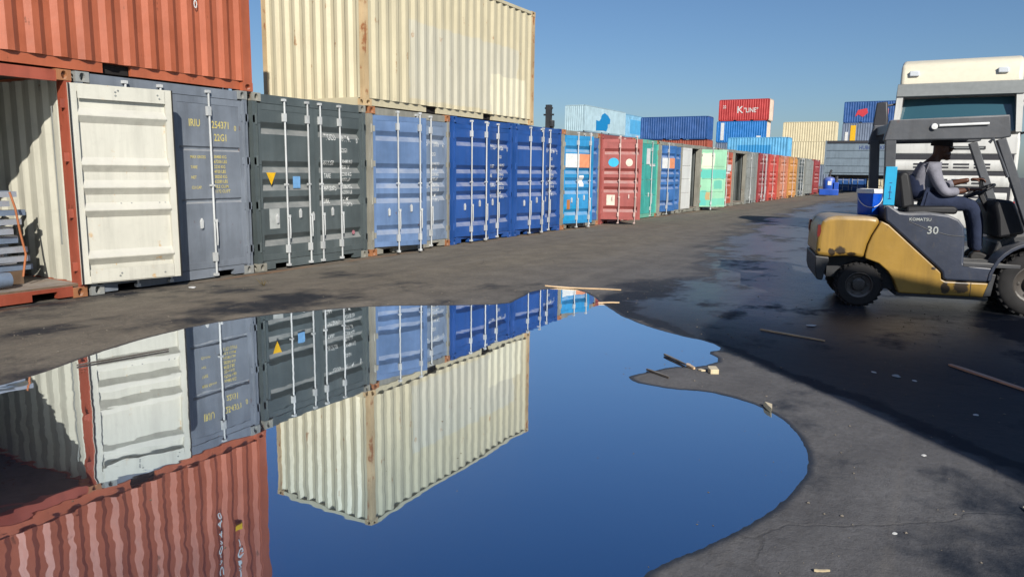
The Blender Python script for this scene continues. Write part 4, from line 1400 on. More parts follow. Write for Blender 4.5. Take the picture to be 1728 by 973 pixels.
ARM_N = [(up(p) if i < 2 else p, r * K_) for i, (p, r) in enumerate(ARM_N)]
ARM_F = [(up(p) if i < 2 else p, r * K_) for i, (p, r) in enumerate(ARM_F)]
V, E, chain = limb_nodes()
chain(2, ARM_N); chain(2, ARM_F); chain(0, LEG_N); chain(0, LEG_F)
for i_ in range(3):
    V[i_][1] = (0.095, 0.095)
body = skin_body('body', [(tuple(v[0]), v[1]) for v in V], E, M_SKIN, DR, root=0)
# head details: nose, ears, brow, chin as shaped additions; eyes
hc = Vector((HX + 0.151, HY, HZ + 0.545))
def blob(name, c, r, mat, parent, seg=12, rot=(0, 0, 0)):
    bm = bmesh.new()
    bmesh.ops.create_uvsphere(bm, u_segments=seg, v_segments=max(6, seg // 2 + 2), radius=1)
    for v in bm.verts:
        v.co = Vector((v.co.x * r[0], v.co.y * r[1], v.co.z * r[2]))
    me = bpy.data.meshes.new(name)
    bm.to_mesh(me)
    bm.free()
    me.materials.append(None)
    me.polygons.foreach_set('use_smooth', [True] * len(me.polygons))
    return obj(name, me, mat, parent, c, rot)
blob('nose', hc + Vector((0.092, 0, -0.018)), (0.020, 0.015, 0.026), M_SKIN, DR, rot=(0, 0.3, 0))
blob('chin', hc + Vector((0.060, 0, -0.108)), (0.036, 0.042, 0.028), M_SKIN, DR)
blob('jaw', hc + Vector((0.022, 0, -0.066)), (0.076, 0.062, 0.056), M_SKIN, DR)
for s in (-1, 1):
    blob('ear', hc + Vector((-0.005, s * 0.078, -0.015)), (0.020, 0.010, 0.032), M_SKIN, DR, 10)
    blob('eye', hc + Vector((0.076, s * 0.032, 0.008)), (0.010, 0.013, 0.008), plain('eye_white', (206, 200, 190), rough=0.3), DR, 8)
blob('mouth', hc + Vector((0.082, 0, -0.066)), (0.012, 0.024, 0.009), plain('lips', (104, 52, 46), rough=0.5), DR, 10)
capm = MB()
prof = [(0.0005, 0.150), (0.045, 0.144), (0.075, 0.122), (0.092, 0.088), (0.099, 0.052), (0.100, 0.030)]
capm.lathe([(a * 1.12, b * 1.08) for a, b in prof], 'z', 20)
cap = obj('cap', capm.mesh('cap', 60), M_CAP, DR, hc + Vector((-0.008, 0, -0.012)), (0, math.radians(4), 0))
cap.scale = (1.0, 0.86, 1.0)
obj('cap_brim', MB().prism([(0.06, -0.070), (0.12, -0.055), (0.150, 0.0), (0.12, 0.055), (0.06, 0.070)], 'z', 0, 0.010), M_CAP, cap, (0.0, 0, 0.030), (0, math.radians(10), 0), bevel=0.003)

def grown(nodes, d):
    out = []
    for (p, r) in nodes:
        out.append((p, (r[0] + d, r[1] + d) if isinstance(r, tuple) else r + d))
    return out
# jacket: torso and sleeves in one mesh
JV = grown([((HX - 0.01, HY, HZ - 0.06), (0.135, 0.135))] + SPINE[1:4], 0.026)
JE = [(0, 1), (1, 2), (2, 3)]
def jc(start, pts):
    prev = start
    for p in pts:
        JV.append(p)
        JE.append((prev, len(JV) - 1))
        prev = len(JV) - 1
jc(2, grown(ARM_N[:4], 0.016)); jc(2, grown(ARM_F[:4], 0.016))
skin_body('jacket', JV, JE, M_JACKET, DR)
VV = [((p[0] - 0.030, p[1], p[2]), (r[0] + 0.004, r[1] + 0.004)) for (p, r) in grown([((HX - 0.01, HY, HZ - 0.05), (0.135, 0.135))] + SPINE[1:3], 0.026)]
skin_body('vest', VV, [(0, 1), (1, 2)], M_VEST, DR)
TV = [(SPINE[0][0], (0.130, 0.165))]
TE = []
def tcn(pts):
    prev = 0
    for p in pts:
        TV.append(p)
        TE.append((prev, len(TV) - 1))
        prev = len(TV) - 1
tcn(grown(LEG_N, 0.014)); tcn(grown(LEG_F, 0.014))
skin_body('trousers', TV, TE, M_TROUS, DR)
for (p, r) in (LEG_N[-1], LEG_F[-1]):
    obj('shoe', MB().prism([(-0.07, 0), (-0.075, 0.05), (-0.04, 0.09), (0.03, 0.085), (0.10, 0.055), (0.175, 0.04), (0.185, 0.0)], 'y', -0.042, 0.042), M_SHOE, DR, (p[0], p[1], 0.548), bevel=0.016)
# hands with five bent fingers closing on the wheel and on the knob
def hand(wrist, fwd, up, side, curl):
    """palm from the wrist along fwd; fingers fan across `side`, curl towards -up"""
    f, u, s = Vector(fwd).normalized(), Vector(up).normalized(), Vector(side).normalized()
    w = Vector(wrist)
    m = []
    Vh = [(w, 0.024), (w + f * 0.045, (0.032, 0.018)), (w + f * 0.085, (0.036, 0.016))]
    Eh = [(0, 1), (1, 2)]
    lens = (0.062, 0.072, 0.068, 0.054)
    for i, L in enumerate(lens):
        o0 = w + f * 0.085 + s * (0.030 - 0.020 * i)
        a = o0 + f * 0.020
        b_ = a + (f * math.cos(curl * 0.5) - u * math.sin(curl * 0.5)) * L * 0.45
        c = b_ + (f * math.cos(curl) - u * math.sin(curl)) * L * 0.32
        e = c + (f * math.cos(curl * 1.5) - u * math.sin(curl * 1.5)) * L * 0.28
        k = len(Vh)
        Vh += [(a, 0.0095), (b_, 0.0090), (c, 0.0085), (e, 0.0075)]
        Eh += [(2, k), (k, k + 1), (k + 1, k + 2), (k + 2, k + 3)]
    t0 = w + f * 0.030 + s * 0.030
    k = len(Vh)
    Vh += [(t0, 0.012), (t0 + f * 0.030 + s * 0.022 - u * 0.010, 0.0105), (t0 + f * 0.055 + s * 0.020 - u * 0.028, 0.009)]
    Eh += [(1, k), (k, k + 1), (k + 1, k + 2)]
    return skin_body('hand', [(tuple(p), r) for p, r in Vh], Eh, M_SKIN, DR, sub=1)
hand(ARM_N[-1][0], (0.80, 0.25, 0.06), (0.1, 0, 1), (0, 1, 0), 0.85)
hand(ARM_F[-1][0], (0.85, -0.20, 0.10), (0.1, 0, 1), (0, -1, 0), 0.85)

# ------------------------------------------------------------------ bucket on the counterweight
BK = thing('bucket', 'blue plastic bucket with white lid standing on the forklift rear', 'bucket', tuple(Vector(FK_LOC) + Matrix.Rotation(FK_ROT, 3, 'Z') @ Vector((0.085, 0.50, 1.008))), FK_ROT)
M_BUCK = plain('bucket_blue', (14, 86, 204), rough=0.32, var=0.06)
M_LID = plain('bucket_lid', (226, 228, 228), rough=0.4, var=0.05)
pail = obj('pail', MB().lathe([(0.0005, 0.0), (0.112, 0.0), (0.116, 0.008), (0.130, 0.235), (0.134, 0.238), (0.134, 0.250), (0.131, 0.252)], 'z', 32).mesh('pail', 40), M_BUCK, BK)
obj('lid', MB().lathe([(0.134, 0.240), (0.141, 0.242), (0.142, 0.280), (0.136, 0.290), (0.120, 0.290), (0.116, 0.284), (0.0005, 0.284)], 'z', 32).mesh('lid', 40), M_LID, BK)
hp = []
for i in range(13):
    t = PI * i / 12
    hp.append((-0.137 * math.cos(t), -0.015 - 0.130 * math.sin(t) * 0.72 , 0.235 - 0.150 * math.sin(t)))
obj('handle', MB().tube([(p[0], min(p[1], -math.sqrt(max(0, 0.137 ** 2 - p[0] ** 2)) - 0.006), p[2]) for p in hp], 0.0045, 6), M_LID, BK)

# ------------------------------------------------------------------ lorry cab facing the camera (local x = backwards, y = lateral, z up)
TK = thing('truck', 'white lorry with tall cream roof, parked facing us behind the forklift', 'truck', (19.5, -0.03, 0.088), 0)
M_TW = paint('cab_white', (222, 222, 216), rust=0.0, dirt=0.25, rough=0.3, fade=0.05)
M_TCREAM = plain('cab_cream', (236, 228, 204), rough=0.3, var=0.04)
M_TGREY = plain('cab_grey', (138, 142, 140), rough=0.4, var=0.08)
M_TDARK = plain('cab_dark', (58, 58, 62), rough=0.5, var=0.15)
m_, nt_, b_ = new_mat('windscreen_glass')
b_.inputs['Base Color'].default_value = (0.030, 0.085, 0.110, 1)
b_.inputs['Roughness'].default_value = 0.06
b_.inputs['Specular IOR Level'].default_value = 0.8
M_GLASS = m_
m_, nt_, b_ = new_mat('lamp_lens')
b_.inputs['Base Color'].default_value = (0.55, 0.58, 0.60, 1)
b_.inputs['Roughness'].default_value = 0.08
M_LENS = m_
HWD = 1.24
def shell(name, prof_zx, mat, half, y_round=0.10, depth=2.1, parent=TK, bevel=0.03):
    """cab shell from a side profile: prof (x, z) outline extruded across, softened edges"""
    return obj(name, MB().prism(prof_zx, 'y', -half, half), mat, parent, bevel=bevel, seg=4)
shell('cab_body', [(0.10, 0.75), (0.02, 1.00), (0.00, 1.90), (0.03, 2.26), (0.06, 2.40), (0.30, 3.22), (0.40, 3.40), (2.05, 3.40), (2.10, 3.30), (2.10, 0.75), (1.75, 0.75), (1.65, 1.02), (1.40, 1.18), (1.10, 1.18), (0.85, 1.02), (0.75, 0.75)], M_TW, HWD, bevel=0.05)
shell('roof_deflector', [(0.22, 3.405), (0.26, 3.70), (0.42, 3.95), (0.70, 4.06), (1.60, 4.10), (2.00, 4.02), (2.02, 3.405)], M_TCREAM, HWD - 0.06, bevel=0.09)
shell('sun_visor', [(-0.06, 3.20), (0.10, 3.47), (0.20, 3.50), (0.30, 3.30), (0.22, 3.22), (0.0, 3.18)], M_TGREY, HWD - 0.03, bevel=0.012)
# windscreen: slanted, slightly proud of the shell
wp = [(-1.12, 2.42), (1.12, 2.42), (1.06, 3.16), (-1.06, 3.16)]
def xs(z):
    return 0.06 + (z - 2.40) / 0.82 * 0.24
m = MB()
N = 10
vs, fs = [], []
for j in range(2):
    for i in range(N + 1):
        t = i / N
        y = (-1.12 + 2.24 * t) if j == 0 else (-1.06 + 2.12 * t)
        z = 2.42 if j == 0 else 3.16
        vs.append((xs(z) - 0.012 - 0.05 * (1 - (2 * t - 1) ** 2), y, z))
for i in range(N):
    fs.append((i, i + 1, N + 2 + i, N + 1 + i))
o0 = len(vs)
for p in list(vs):
    vs.append((p[0] + 0.08, p[1], p[2]))
for i in range(N):
    fs.append((o0 + i, o0 + N + 1 + i, o0 + N + 2 + i, o0 + i + 1))
fs += [(0, N + 1, o0 + N + 1, o0), (N, o0 + N, o0 + 2 * N + 1, 2 * N + 1)]
for i in range(N):
    fs.append((i, o0 + i, o0 + i + 1, i + 1))
    fs.append((N + 1 + i, N + 2 + i, o0 + N + 2 + i, o0 + N + 1 + i))
obj('windscreen', MB().add(vs, fs), M_GLASS, TK)
obj('windscreen_seal', MB().box(-0.035, 0.06, -1.13, 1.13, 2.375, 2.418), M_BLACK, TK)
for y in (-0.75, 0.05, 0.62):
    obj('wiper', MB().tube([(-0.055, y, 2.40), (-0.035, y + 0.28, 2.52), (-0.005, y + 0.52, 2.60)], 0.012, 6), M_BLACK, TK)
for s in (-1, 1):
    obj('pillar_trim', MB().prism([(1.13, 2.40), (1.236, 2.40), (1.20, 3.20), (1.07, 3.20)], 'x', -0.02, 0.30) if s > 0 else MB().prism([(-1.13, 2.40), (-1.236, 2.40), (-1.20, 3.20), (-1.07, 3.20)], 'x', -0.02, 0.30), M_TW, TK)
# front panel and grille
obj('front_panel', MB().prism([(-0.035, 1.93), (-0.045, 2.24), (-0.02, 2.34), (0.05, 2.34), (0.05, 1.93)], 'y', -1.20, 1.20), M_TW, TK, bevel=0.02)
obj('badge_slot', MB().box(-0.062, -0.046, -0.62, 0.02, 2.03, 2.10), M_TDARK, TK, bevel=0.01)
obj('badge_bar', MB().box(-0.068, -0.060, -0.58, -0.02, 2.05, 2.08), M_TGREY, TK)
obj('grille_back', MB().box(-0.010, 0.04, -1.16, 1.16, 0.86, 1.92), M_TDARK, TK)
for (z0, z1, hw) in ((1.56, 1.80, 1.14), (1.22, 1.46, 1.12), (0.92, 1.10, 1.10)):
    bar_ = obj('grille_bar', MB().prism([(-0.030, z0), (-0.055, z0 + 0.05), (-0.050, z1 - 0.04), (-0.025, z1), (0.0, z1), (0.0, z0)], 'y', -hw, hw), M_TW, TK, bevel=0.012)
    for q in range(6):
        y = -hw + 0.16 + q * (2 * hw - 0.32) / 5.0
        if abs(y) > hw - 0.18:
            continue
        for dz in (0.075, 0.145):
            obj('grille_slot', MB().box(-0.062, -0.040, y - 0.15, y + 0.15, z0 + dz - 0.018, z0 + dz + 0.018), M_TDARK, bar_)
bmp = obj('bumper', MB().prism([(-0.06, 0.30), (-0.10, 0.42), (-0.10, 0.74), (-0.05, 0.86), (0.30, 0.86), (0.30, 0.30)], 'y', -1.245, 1.245), M_TW, TK, bevel=0.04, seg=3)
for s in (-1, 1):
    obj('headlight', MB().prism([(s * 0.74, 0.56), (s * 1.20, 0.58), (s * 1.20, 0.80), (s * 0.80, 0.78)], 'x', -0.112, -0.05), M_LENS, TK, bevel=0.01)
    obj('fog_light', MB().lathe([(0.0005, -0.116), (0.06, -0.112), (0.065, -0.09)], 'x', 14, (0, s * 0.95, 0.44)), M_LENS, TK)
    mh = obj('mirror', MB().prism([(s * 1.36, 2.30), (s * 1.62, 2.30), (s * 1.64, 2.60), (s * 1.60, 3.08), (s * 1.38, 3.10), (s * 1.34, 2.70)], 'x', -0.10, 0.10), M_TDARK, TK, bevel=0.03)
    obj('mirror_arm', MB().tube([(0.10, s * 1.20, 3.05), (0.0, s * 1.44, 3.0)], 0.025, 8), M_TDARK, mh)
    obj('mirror_arm', MB().tube([(0.10, s * 1.20, 2.36), (0.0, s * 1.44, 2.42)], 0.025, 8), M_TDARK, mh)
    obj('door_window', MB().prism([(0.42, 2.20), (0.44, 3.02), (1.45, 3.05), (1.45, 2.20)], 'y', s * 1.235, s * 1.252), M_GLASS, TK)
    obj('cab_step', MB().box(0.80, 1.70, min(s * 0.95, s * 1.235), max(s * 0.95, s * 1.235), 0.42, 0.48), M_TDARK, TK)
    obj('marker_lamp', MB().box(-0.115, -0.09, s * 1.20 - 0.05, s * 1.20 + 0.05, 0.60, 0.92), plain('marker_red', (196, 40, 36)), TK)
    add_wheel(TK, 1.25, s * 1.03, 0.50, 0.30, s, tread=False)
    add_wheel(TK, 4.60, s * 0.95, 0.50, 0.50, s, tread=False)
    obj('chassis_rail', MB().box(0.5, 5.6, s * 0.42 - 0.04, s * 0.42 + 0.04, 0.62, 0.88), M_CHASSIS, TK)
for s in (-0.8, 0.9):
    obj('roof_lamp', MB().box(0.20, 0.30, s - 0.10, s + 0.10, 3.66, 3.78), M_LENS, TK, bevel=0.02)
obj('axle', MB().tube([(1.25, -1.0, 0.50), (1.25, 1.0, 0.50)], 0.06, 8).mesh('axle'), M_CHASSIS, TK)
obj('axle', MB().tube([(4.60, -1.0, 0.50), (4.60, 1.0, 0.50)], 0.08, 8).mesh('axle'), M_CHASSIS, TK)
obj('fifth_wheel', MB().prism([(4.2, 0.0), (4.4, 0.42), (5.0, 0.45), (5.0, -0.45), (4.4, -0.42)], 'z', 0.885, 1.02), M_CHASSIS, TK, bevel=0.02)

# ------------------------------------------------------------------ grey box trailer across the end of the alley
M_TRBOX = paint('trailer_grey', (124, 140, 152), rust=0.05, dirt=0.3, fade=0.08)
M_TRLIGHT = paint('trailer_pale', (176, 182, 184), rust=0.05, dirt=0.3, fade=0.08)
TR = thing('box_trailer', 'grey box trailer with horizontal panels across the far end of the alley', 'trailer', (65.2, 2.0, 0.088), 0)
panels = [(1.58, 2.06), (2.10, 2.66), (2.70, 3.26), (3.30, 3.80)]
obj('box_core', MB().box(0.02, 2.44, 0.06, 6.66, 1.50, 4.00), M_TRBOX, TK and TR)
for (z0, z1) in panels:
    obj('panel', MB().box(-0.035, 0.02, 0.10, 6.60, z0, z1), M_TRBOX, TR)
obj('top_rail', MB().box(-0.05, 2.46, 0.02, 6.70, 3.86, 4.05), M_TDARK, TR)
obj('bottom_rail', MB().box(-0.05, 2.46, 0.02, 6.70, 1.40, 1.53), M_TRBOX, TR)
for y in (0.0, 6.60):
    obj('corner_post', MB().box(-0.055, 2.465, y, y + 0.12, 1.40, 4.06), M_TRLIGHT if y < 1 else M_TRBOX, TR)
lettering('marking', 'HUBOLN KR', 0.42, M_TXT_B, TR, 4.25, 3.37, lambda X, Z: -0.040, plane='yz', sx=0.80, flip=-1)
obj('chassis_rail', MB().box(0.8, 0.95, 0.3, 6.4, 1.10, 1.398), M_CHASSIS, TR)
obj('chassis_rail', MB().box(1.5, 1.65, 0.3, 6.4, 1.10, 1.398), M_CHASSIS, TR)
for y in (0.75, 1.85):
    for x in (0.25, 2.2):
        w_ = obj('wheel', tyre_mesh(0.48, 0.34).mesh('wheel', 40), M_TYRE, TR, (x, y, 0.48), (0, 0, PI / 2))
        obj('rim', rim_mesh(0.48, 0.34, 1).mesh('rim', 40), M_RIM, w_)
    obj('axle', MB().tube([(0.25, y, 0.48), (2.2, y, 0.48)], 0.07, 8).mesh('axle'), M_CHASSIS, TR)
    obj('axle_bracket', MB().box(0.80, 0.95, y - 0.1, y + 0.1, 0.45, 1.098), M_CHASSIS, TR)
for x in (0.6, 1.85):
    obj('landing_leg', MB().box(x - 0.05, x + 0.05, 6.0, 6.1, 0.0, 1.398), M_CHASSIS, TR)

# ------------------------------------------------------------------ blue pump tank by the row's far end
PT = thing('pump_tank', 'small blue tank with dark fittings at the foot of the grey trailer', 'tank', (57.3, 7.2, 0.07), 0.1)
M_PBLUE = paint('pump_blue', (24, 84, 190), rust=0.05, dirt=0.25, fade=0.15)
obj('skid', MB().box(-0.5, 0.7, -0.62, 0.62, 0.0, 0.42), M_PBLUE, PT, bevel=0.03)
obj('tank', MB().lathe([(0.0005, 0.42), (0.40, 0.42), (0.42, 0.46), (0.42, 1.05), (0.36, 1.18), (0.16, 1.26), (0.0005, 1.28)], 'z', 20), M_PBLUE, PT)
obj('side_box', MB().box(-0.45, 0.2, -0.60, -0.30, 0.42, 0.90), M_PBLUE, PT, bevel=0.02)
obj('fitting', MB().tube([(0, 0, 1.26), (0, 0, 1.55), (0.02, -0.08, 1.75)], 0.07, 8), M_TDARK, PT)
obj('fitting', MB().tube([(-0.2, -0.45, 0.9), (-0.2, -0.45, 1.32)], 0.10, 8), M_TDARK, PT)
obj('label_plate', MB().box(-0.436, -0.424, -0.14, 0.10, 0.70, 0.98), M_LAB_W, PT)

# ------------------------------------------------------------------ dark mast showing above the royal blue containers
PO = thing('signal_mast', 'dark steel mast with brackets rising behind the blue containers', 'mast', (74.6, 38.4, 0.0), 0)
obj('pole', MB().box(-0.25, 0.25, -0.28, 0.28, 0, 8.55), M_CHASSIS, PO)
for z, w in ((8.2, 0.45), (7.5, 0.6), (6.1, 0.6)):
    obj('bracket', MB().box(-0.1, 0.1, -w, w, z - 0.09, z + 0.09), M_CHASSIS, PO)
obj('lamp_box', MB().box(-0.3, 0.3, -0.6, -0.3, 6.2, 6.9), M_CHASSIS, PO, bevel=0.05)

# ------------------------------------------------------------------ bundle of metal bars inside the open container
CG = thing('bar_bundle', 'bundle of silver metal bars with an orange strap inside the open container', 'bundle', (3.80, 9.05, 0.165), 0)
M_ALU = plain('aluminium', (196, 202, 210), rough=0.35, metal=0.5, var=0.1)
M_ALU2 = plain('galvanised_blue', (128, 144, 164), rough=0.45, metal=0.3, var=0.15)
M_STRAP = plain('orange_strap', (176, 104, 58), rough=0.6)
rnd = random.Random(5)
for r_ in range(9):
    z = 0.16 + 0.105 * r_
    for q in range(3):
        ln = 0.86 + rnd.uniform(-0.06, 0.14) - 0.014 * r_
        y = 0.10 + 0.34 * q + rnd.uniform(-0.04, 0.04)
        bm_ = MB().prism([(0, 0), (0.11, 0), (0.11, 0.012), (0.012, 0.012), (0.012, 0.05), (0.11, 0.05), (0.11, 0.062), (0, 0.062)], 'x', 0.0, ln)
        o_ = obj('metal_bar', bm_, M_ALU if (r_ + q) % 3 else M_ALU2, CG, (0.0 + rnd.uniform(0, 0.05), y, z), (0, 0, rnd.uniform(-0.04, 0.04)))
for y in (0.15, 0.75):
    obj('support_block', MB().box(0.1, 0.85, y, y + 0.10, 0.0, 0.16), M_WOODFLOOR, CG)
obj('strap', MB().tube([(0.78, 0.02, 0.10), (0.83, 0.02, 0.35), (0.79, 0.02, 0.60), (0.76, 0.02, 0.88), (0.72, 0.03, 1.06)], 0.012, 6), M_STRAP, CG)
obj('wrap', MB().lathe([(0.0005, 0.0), (0.08, 0.0), (0.095, 0.25), (0.08, 0.5), (0.0005, 0.52)], 'x', 16), M_ALU2, CG, (0.08, -0.09, 0.10))

# ------------------------------------------------------------------ litter on the yard: sticks, wood chips, twigs
def gz(x, y):
    return float(ground_height(np.array([x]), np.array([y]))[0])
def wood(name, rgb):
    m = paint(name, rgb, rust=0.0, dirt=0.35, rough=0.8, fade=0.2)
    return m
M_WOOD_P = wood('wood_pale', (220, 186, 142))
M_WOOD_L = wood('wood_light', (222, 204, 164))
M_WOOD_D = wood('wood_dark', (64, 54, 46))

def stick(name, label, cat, a, b, w, t, mat, group=None, lift=0.004, taper=0.7, bend=0.0):
    A, B = Vector((a[0], a[1], 0)), Vector((b[0], b[1], 0))
    L = (B - A).length
    d = (B - A).normalized()
    n = Vector((-d.y, d.x, 0))
    ns = 7
    vs, fs = [], []
    rr_ = random.Random(sum(map(ord, label)))
    for i in range(ns):
        k = i / (ns - 1)
        p = A.lerp(B, k) + n * (bend * math.sin(PI * k) + rr_.uniform(-0.002, 0.002))
        z = max(gz(p.x, p.y), WATER_Z) + lift
        wk = w / 2 * (1 - (1 - taper) * k) * (0.55 if i in (0, ns - 1) else 1.0)
        for (sx, zz) in ((-1, 0), (1, 0), (1, t), (-1, t)):
            q = p + n * wk * sx
            vs.append((q.x - A.x, q.y - A.y, z + zz + rr_.uniform(-0.001, 0.001)))
    for i in range(ns - 1):
        for c in range(4):
            c2 = (c + 1) % 4
            fs.append((4 * i + c, 4 * i + c2, 4 * i + 4 + c2, 4 * i + 4 + c))
    fs += [(0, 1, 2, 3), (4 * ns - 1, 4 * ns - 2, 4 * ns - 3, 4 * ns - 4)]
    o = obj(name, MB().add(vs, fs), mat, None, (A.x, A.y, 0))
    tag(o, label, cat, group)
    return o

SG = 'wooden sticks lying on the yard'
stick('wooden_stick', 'long pale wooden stick at the far edge of the puddle', 'stick', (8.39, 4.32), (8.59, 3.37), 0.048, 0.012, M_WOOD_P, SG)
stick('wooden_stick', 'short bent sliver of wood beside the reflected orange label', 'stick', (7.66, 3.27), (7.76, 3.06), 0.03, 0.012, M_WOOD_P, SG, bend=0.02)
stick('wooden_stick', 'thin wooden stick in the big shadow left of the forklift', 'stick', (7.14, 1.40), (6.95, 0.81), 0.034, 0.011, M_WOOD_P, SG)
stick('wooden_stick', 'reddish wooden stick at the right edge in the shadow', 'stick', (6.59, -0.14), (6.02, -0.64), 0.046, 0.013, wood('wood_red', (222, 164, 130)), SG)
stick('wooden_stick', 'dark half-sunk stick pointing out of the puddle tip', 'stick', (5.74, 1.86), (5.52, 1.62), 0.020, 0.014, M_WOOD_D, SG)
stick('wooden_stick', 'pale splinter at the end of the half-sunk dark stick', 'stick', (5.53, 1.61), (5.42, 1.52), 0.034, 0.016, M_WOOD_P, SG)
stick('wooden_stick', 'dark stick on the spit of asphalt in the puddle', 'stick', (5.22, 1.82), (5.06, 1.60), 0.020, 0.014, M_WOOD_D, SG)
stick('wooden_stick', 'thin dark twig on the water at the left', 'stick', (3.05, 5.42), (3.72, 5.30), 0.018, 0.010, M_WOOD_D, SG)
stick('wooden_stick', 'pale splinter at the right edge of the sunlit asphalt', 'stick', (3.86, -0.42), (3.66, -0.50), 0.012, 0.008, M_WOOD_L, SG)
stick('wooden_stick', 'tiny pale splinter on the sunlit asphalt near the bottom edge', 'stick', (2.80, 0.30), (2.83, 0.25), 0.010, 0.008, M_WOOD_L, SG)
CG_ = 'wood chips by the puddle'
def chip(label, x, y, poly, th, mat, rot, tilt=0.0):
    o = obj('wood_chip', MB().prism(poly, 'z', 0, th), mat, None, (x, y, max(gz(x, y), WATER_Z) + 0.002), (tilt, 0, rot), bevel=0.002)
    return tag(o, label, 'wood chip', CG_)
chip('cream block of wood at the tip of the puddle spit', 5.40, 1.375, [(-0.05, -0.03), (0.055, -0.035), (0.06, 0.025), (0.01, 0.035), (-0.05, 0.03)], 0.035, M_WOOD_L, 0.5)
chip('tiny chip left of the cream block', 5.41, 1.46, [(-0.025, -0.012), (0.02, -0.015), (0.028, 0.012), (-0.01, 0.016)], 0.012, M_WOOD_L, 1.1)
chip('wedge of pale wood at the right shore of the puddle', 4.74, 0.85, [(-0.06, -0.006), (0.055, -0.026), (0.06, 0.022), (0.0, 0.012)], 0.03, M_WOOD_L, 0.35, 0.25)
# scraps in the shadow and by the containers
M_PAPER = plain('paper_white', (222, 222, 218), rough=0.8, var=0.05)
def scrap(label, x, y, s, mat=M_PAPER, cat='scrap'):
    rr_ = random.Random(sum(map(ord, label)))
    bm = bmesh.new()
    bmesh.ops.create_icosphere(bm, subdivisions=2, radius=1)
    for v in bm.verts:
        k = rr_.uniform(0.7, 1.15)
        v.co = Vector((v.co.x * s * k * 1.4, v.co.y * s * k, v.co.z * s * 0.16 * k + s * 0.14))
    me = bpy.data.meshes.new('litter_scrap')
    bm.to_mesh(me)
    bm.free()
    me.materials.append(None)
    o = obj('litter_scrap', me, mat, None, (x, y, max(gz(x, y), WATER_Z if y < 6 else -1)), (0, 0, rr_.uniform(0, 3)))
    tag(o, label, cat, 'litter scraps')
    return o
scrap('crumpled white paper under the folded white door', 6.20, 8.28, 0.045)
scrap('white scrap in the shadow below the forklift rear wheel', 7.62, 1.02, 0.04)
scrap('white flake in the middle of the dark shadow', 6.05, 0.35, 0.018)
scrap('grey scrap right of the white flake in the shadow', 6.02, 0.20, 0.03, M_PALE)
scrap('white flake left of the reddish stick', 5.96, 0.08, 0.016)
scrap('small white flake low in the shadow at the right', 5.30, -0.28, 0.016)
scrap('white flake on the sunlit strip by the shadow edge', 4.35, -0.02, 0.012)
scrap('white crumb on the sunlit asphalt at the bottom right', 3.30, 0.06, 0.010)
# dry weed by the foot of the containers
WD = thing('dry_weed', 'small dry weed on the asphalt in front of the dark grey container', 'weed', (6.72, 7.55, gz(6.72, 7.55)), 0)
M_WEED = plain('weed_dry', (104, 92, 62), rough=0.9)
rnd = random.Random(9)
for q in range(9):
    a = rnd.uniform(0, 2 * PI)
    r_ = rnd.uniform(0.05, 0.14)
    obj('stem', MB().tube([(0, 0, -0.004), (0.5 * r_ * math.cos(a), 0.5 * r_ * math.sin(a), rnd.uniform(0.03, 0.07)), (r_ * math.cos(a), r_ * math.sin(a), rnd.uniform(0.02, 0.10))], [0.004, 0.003, 0.0015], 5), M_WEED, WD)
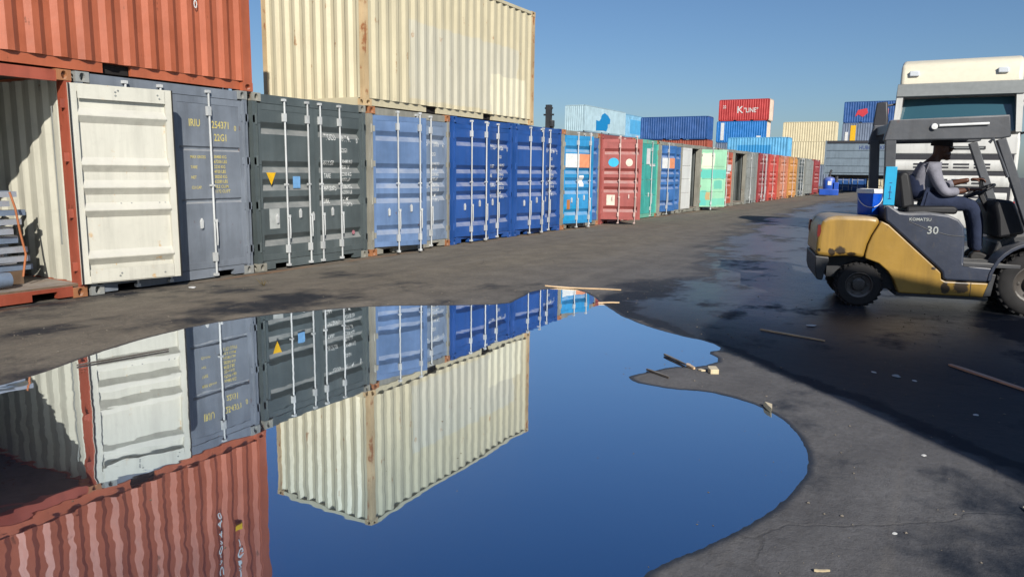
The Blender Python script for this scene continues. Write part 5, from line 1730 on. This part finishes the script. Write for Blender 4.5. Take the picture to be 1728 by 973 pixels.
# gravel and grit scattered over the yard
rs = np.random.RandomState(4)
gm = MB()
cnt = 0
oct_f = [(0, 2, 4), (2, 1, 4), (1, 3, 4), (3, 0, 4), (2, 0, 5), (1, 2, 5), (3, 1, 5), (0, 3, 5)]
px_ = rs.uniform(1.5, 13, 5200)
py_ = rs.uniform(-1.5, 8.6, 5200)
sd_ = signed_dist(px_, py_, shore)
pz_ = ground_height(px_, py_)
for i in range(len(px_)):
    if sd_[i] < 0.02:
        continue
    dens = 0.35 + 0.65 * (vnoise(px_[i:i + 1], py_[i:i + 1], 8, 0.9)[0] + 0.5)
    if rs.rand() > dens * (1.0 if py_[i] > 5.6 or sd_[i] < 0.4 else 0.55):
        continue
    s = 0.003 + 0.007 * rs.rand() ** 3
    a = rs.rand() * PI
    c_, s_ = math.cos(a) * s, math.sin(a) * s
    k = 0.6 + 0.7 * rs.rand()
    gm.add([(px_[i] + c_, py_[i] + s_, pz_[i] + s * .4), (px_[i] - c_, py_[i] - s_, pz_[i] + s * .35), (px_[i] - s_ * k, py_[i] + c_ * k, pz_[i] + s * .4), (px_[i] + s_ * k, py_[i] - c_ * k, pz_[i] + s * .3),
            (px_[i], py_[i], pz_[i] + s), (px_[i], py_[i], pz_[i] - s * .3)], oct_f)
gr = obj('gravel', gm.mesh('gravel'), plain('gravel_stone', (128, 120, 108), rough=0.9, var=0.4))
gr['kind'] = 'stuff'
gr['label'] = 'loose grit and gravel scattered on the asphalt'
gr['category'] = 'gravel'

# specks and leaf crumbs floating on the puddle
rs = np.random.RandomState(21)
fm = MB()
sx_, sy_ = rs.uniform(1.6, 8.4, 900), rs.uniform(0.4, 5.9, 900)
sd_ = signed_dist(sx_, sy_, shore)
for i in range(900):
    if sd_[i] > -0.01 or rs.rand() > (0.9 if sd_[i] > -0.16 else 0.10):
        continue
    s = 0.002 + 0.006 * rs.rand() ** 2
    a = rs.rand() * PI
    c_, n_ = math.cos(a) * s, math.sin(a) * s
    k = 0.4 + 0.5 * rs.rand()
    x, y = sx_[i], sy_[i]
    fm.add([(x + c_, y + n_, WATER_Z + 0.001), (x - n_ * k, y + c_ * k, WATER_Z + 0.001), (x - c_, y - n_, WATER_Z + 0.001), (x + n_ * k, y - c_ * k, WATER_Z + 0.001), (x, y, WATER_Z + 0.0015 + s * 0.3)],
           [(0, 1, 4), (1, 2, 4), (2, 3, 4), (3, 0, 4)])
fo = obj('floating_debris', fm.mesh('floating_debris'), plain('speck_brown', (112, 98, 78), rough=0.9, var=0.4))
fo['kind'] = 'stuff'
fo['label'] = 'tiny crumbs and specks floating along the puddle shore'
fo['category'] = 'debris'
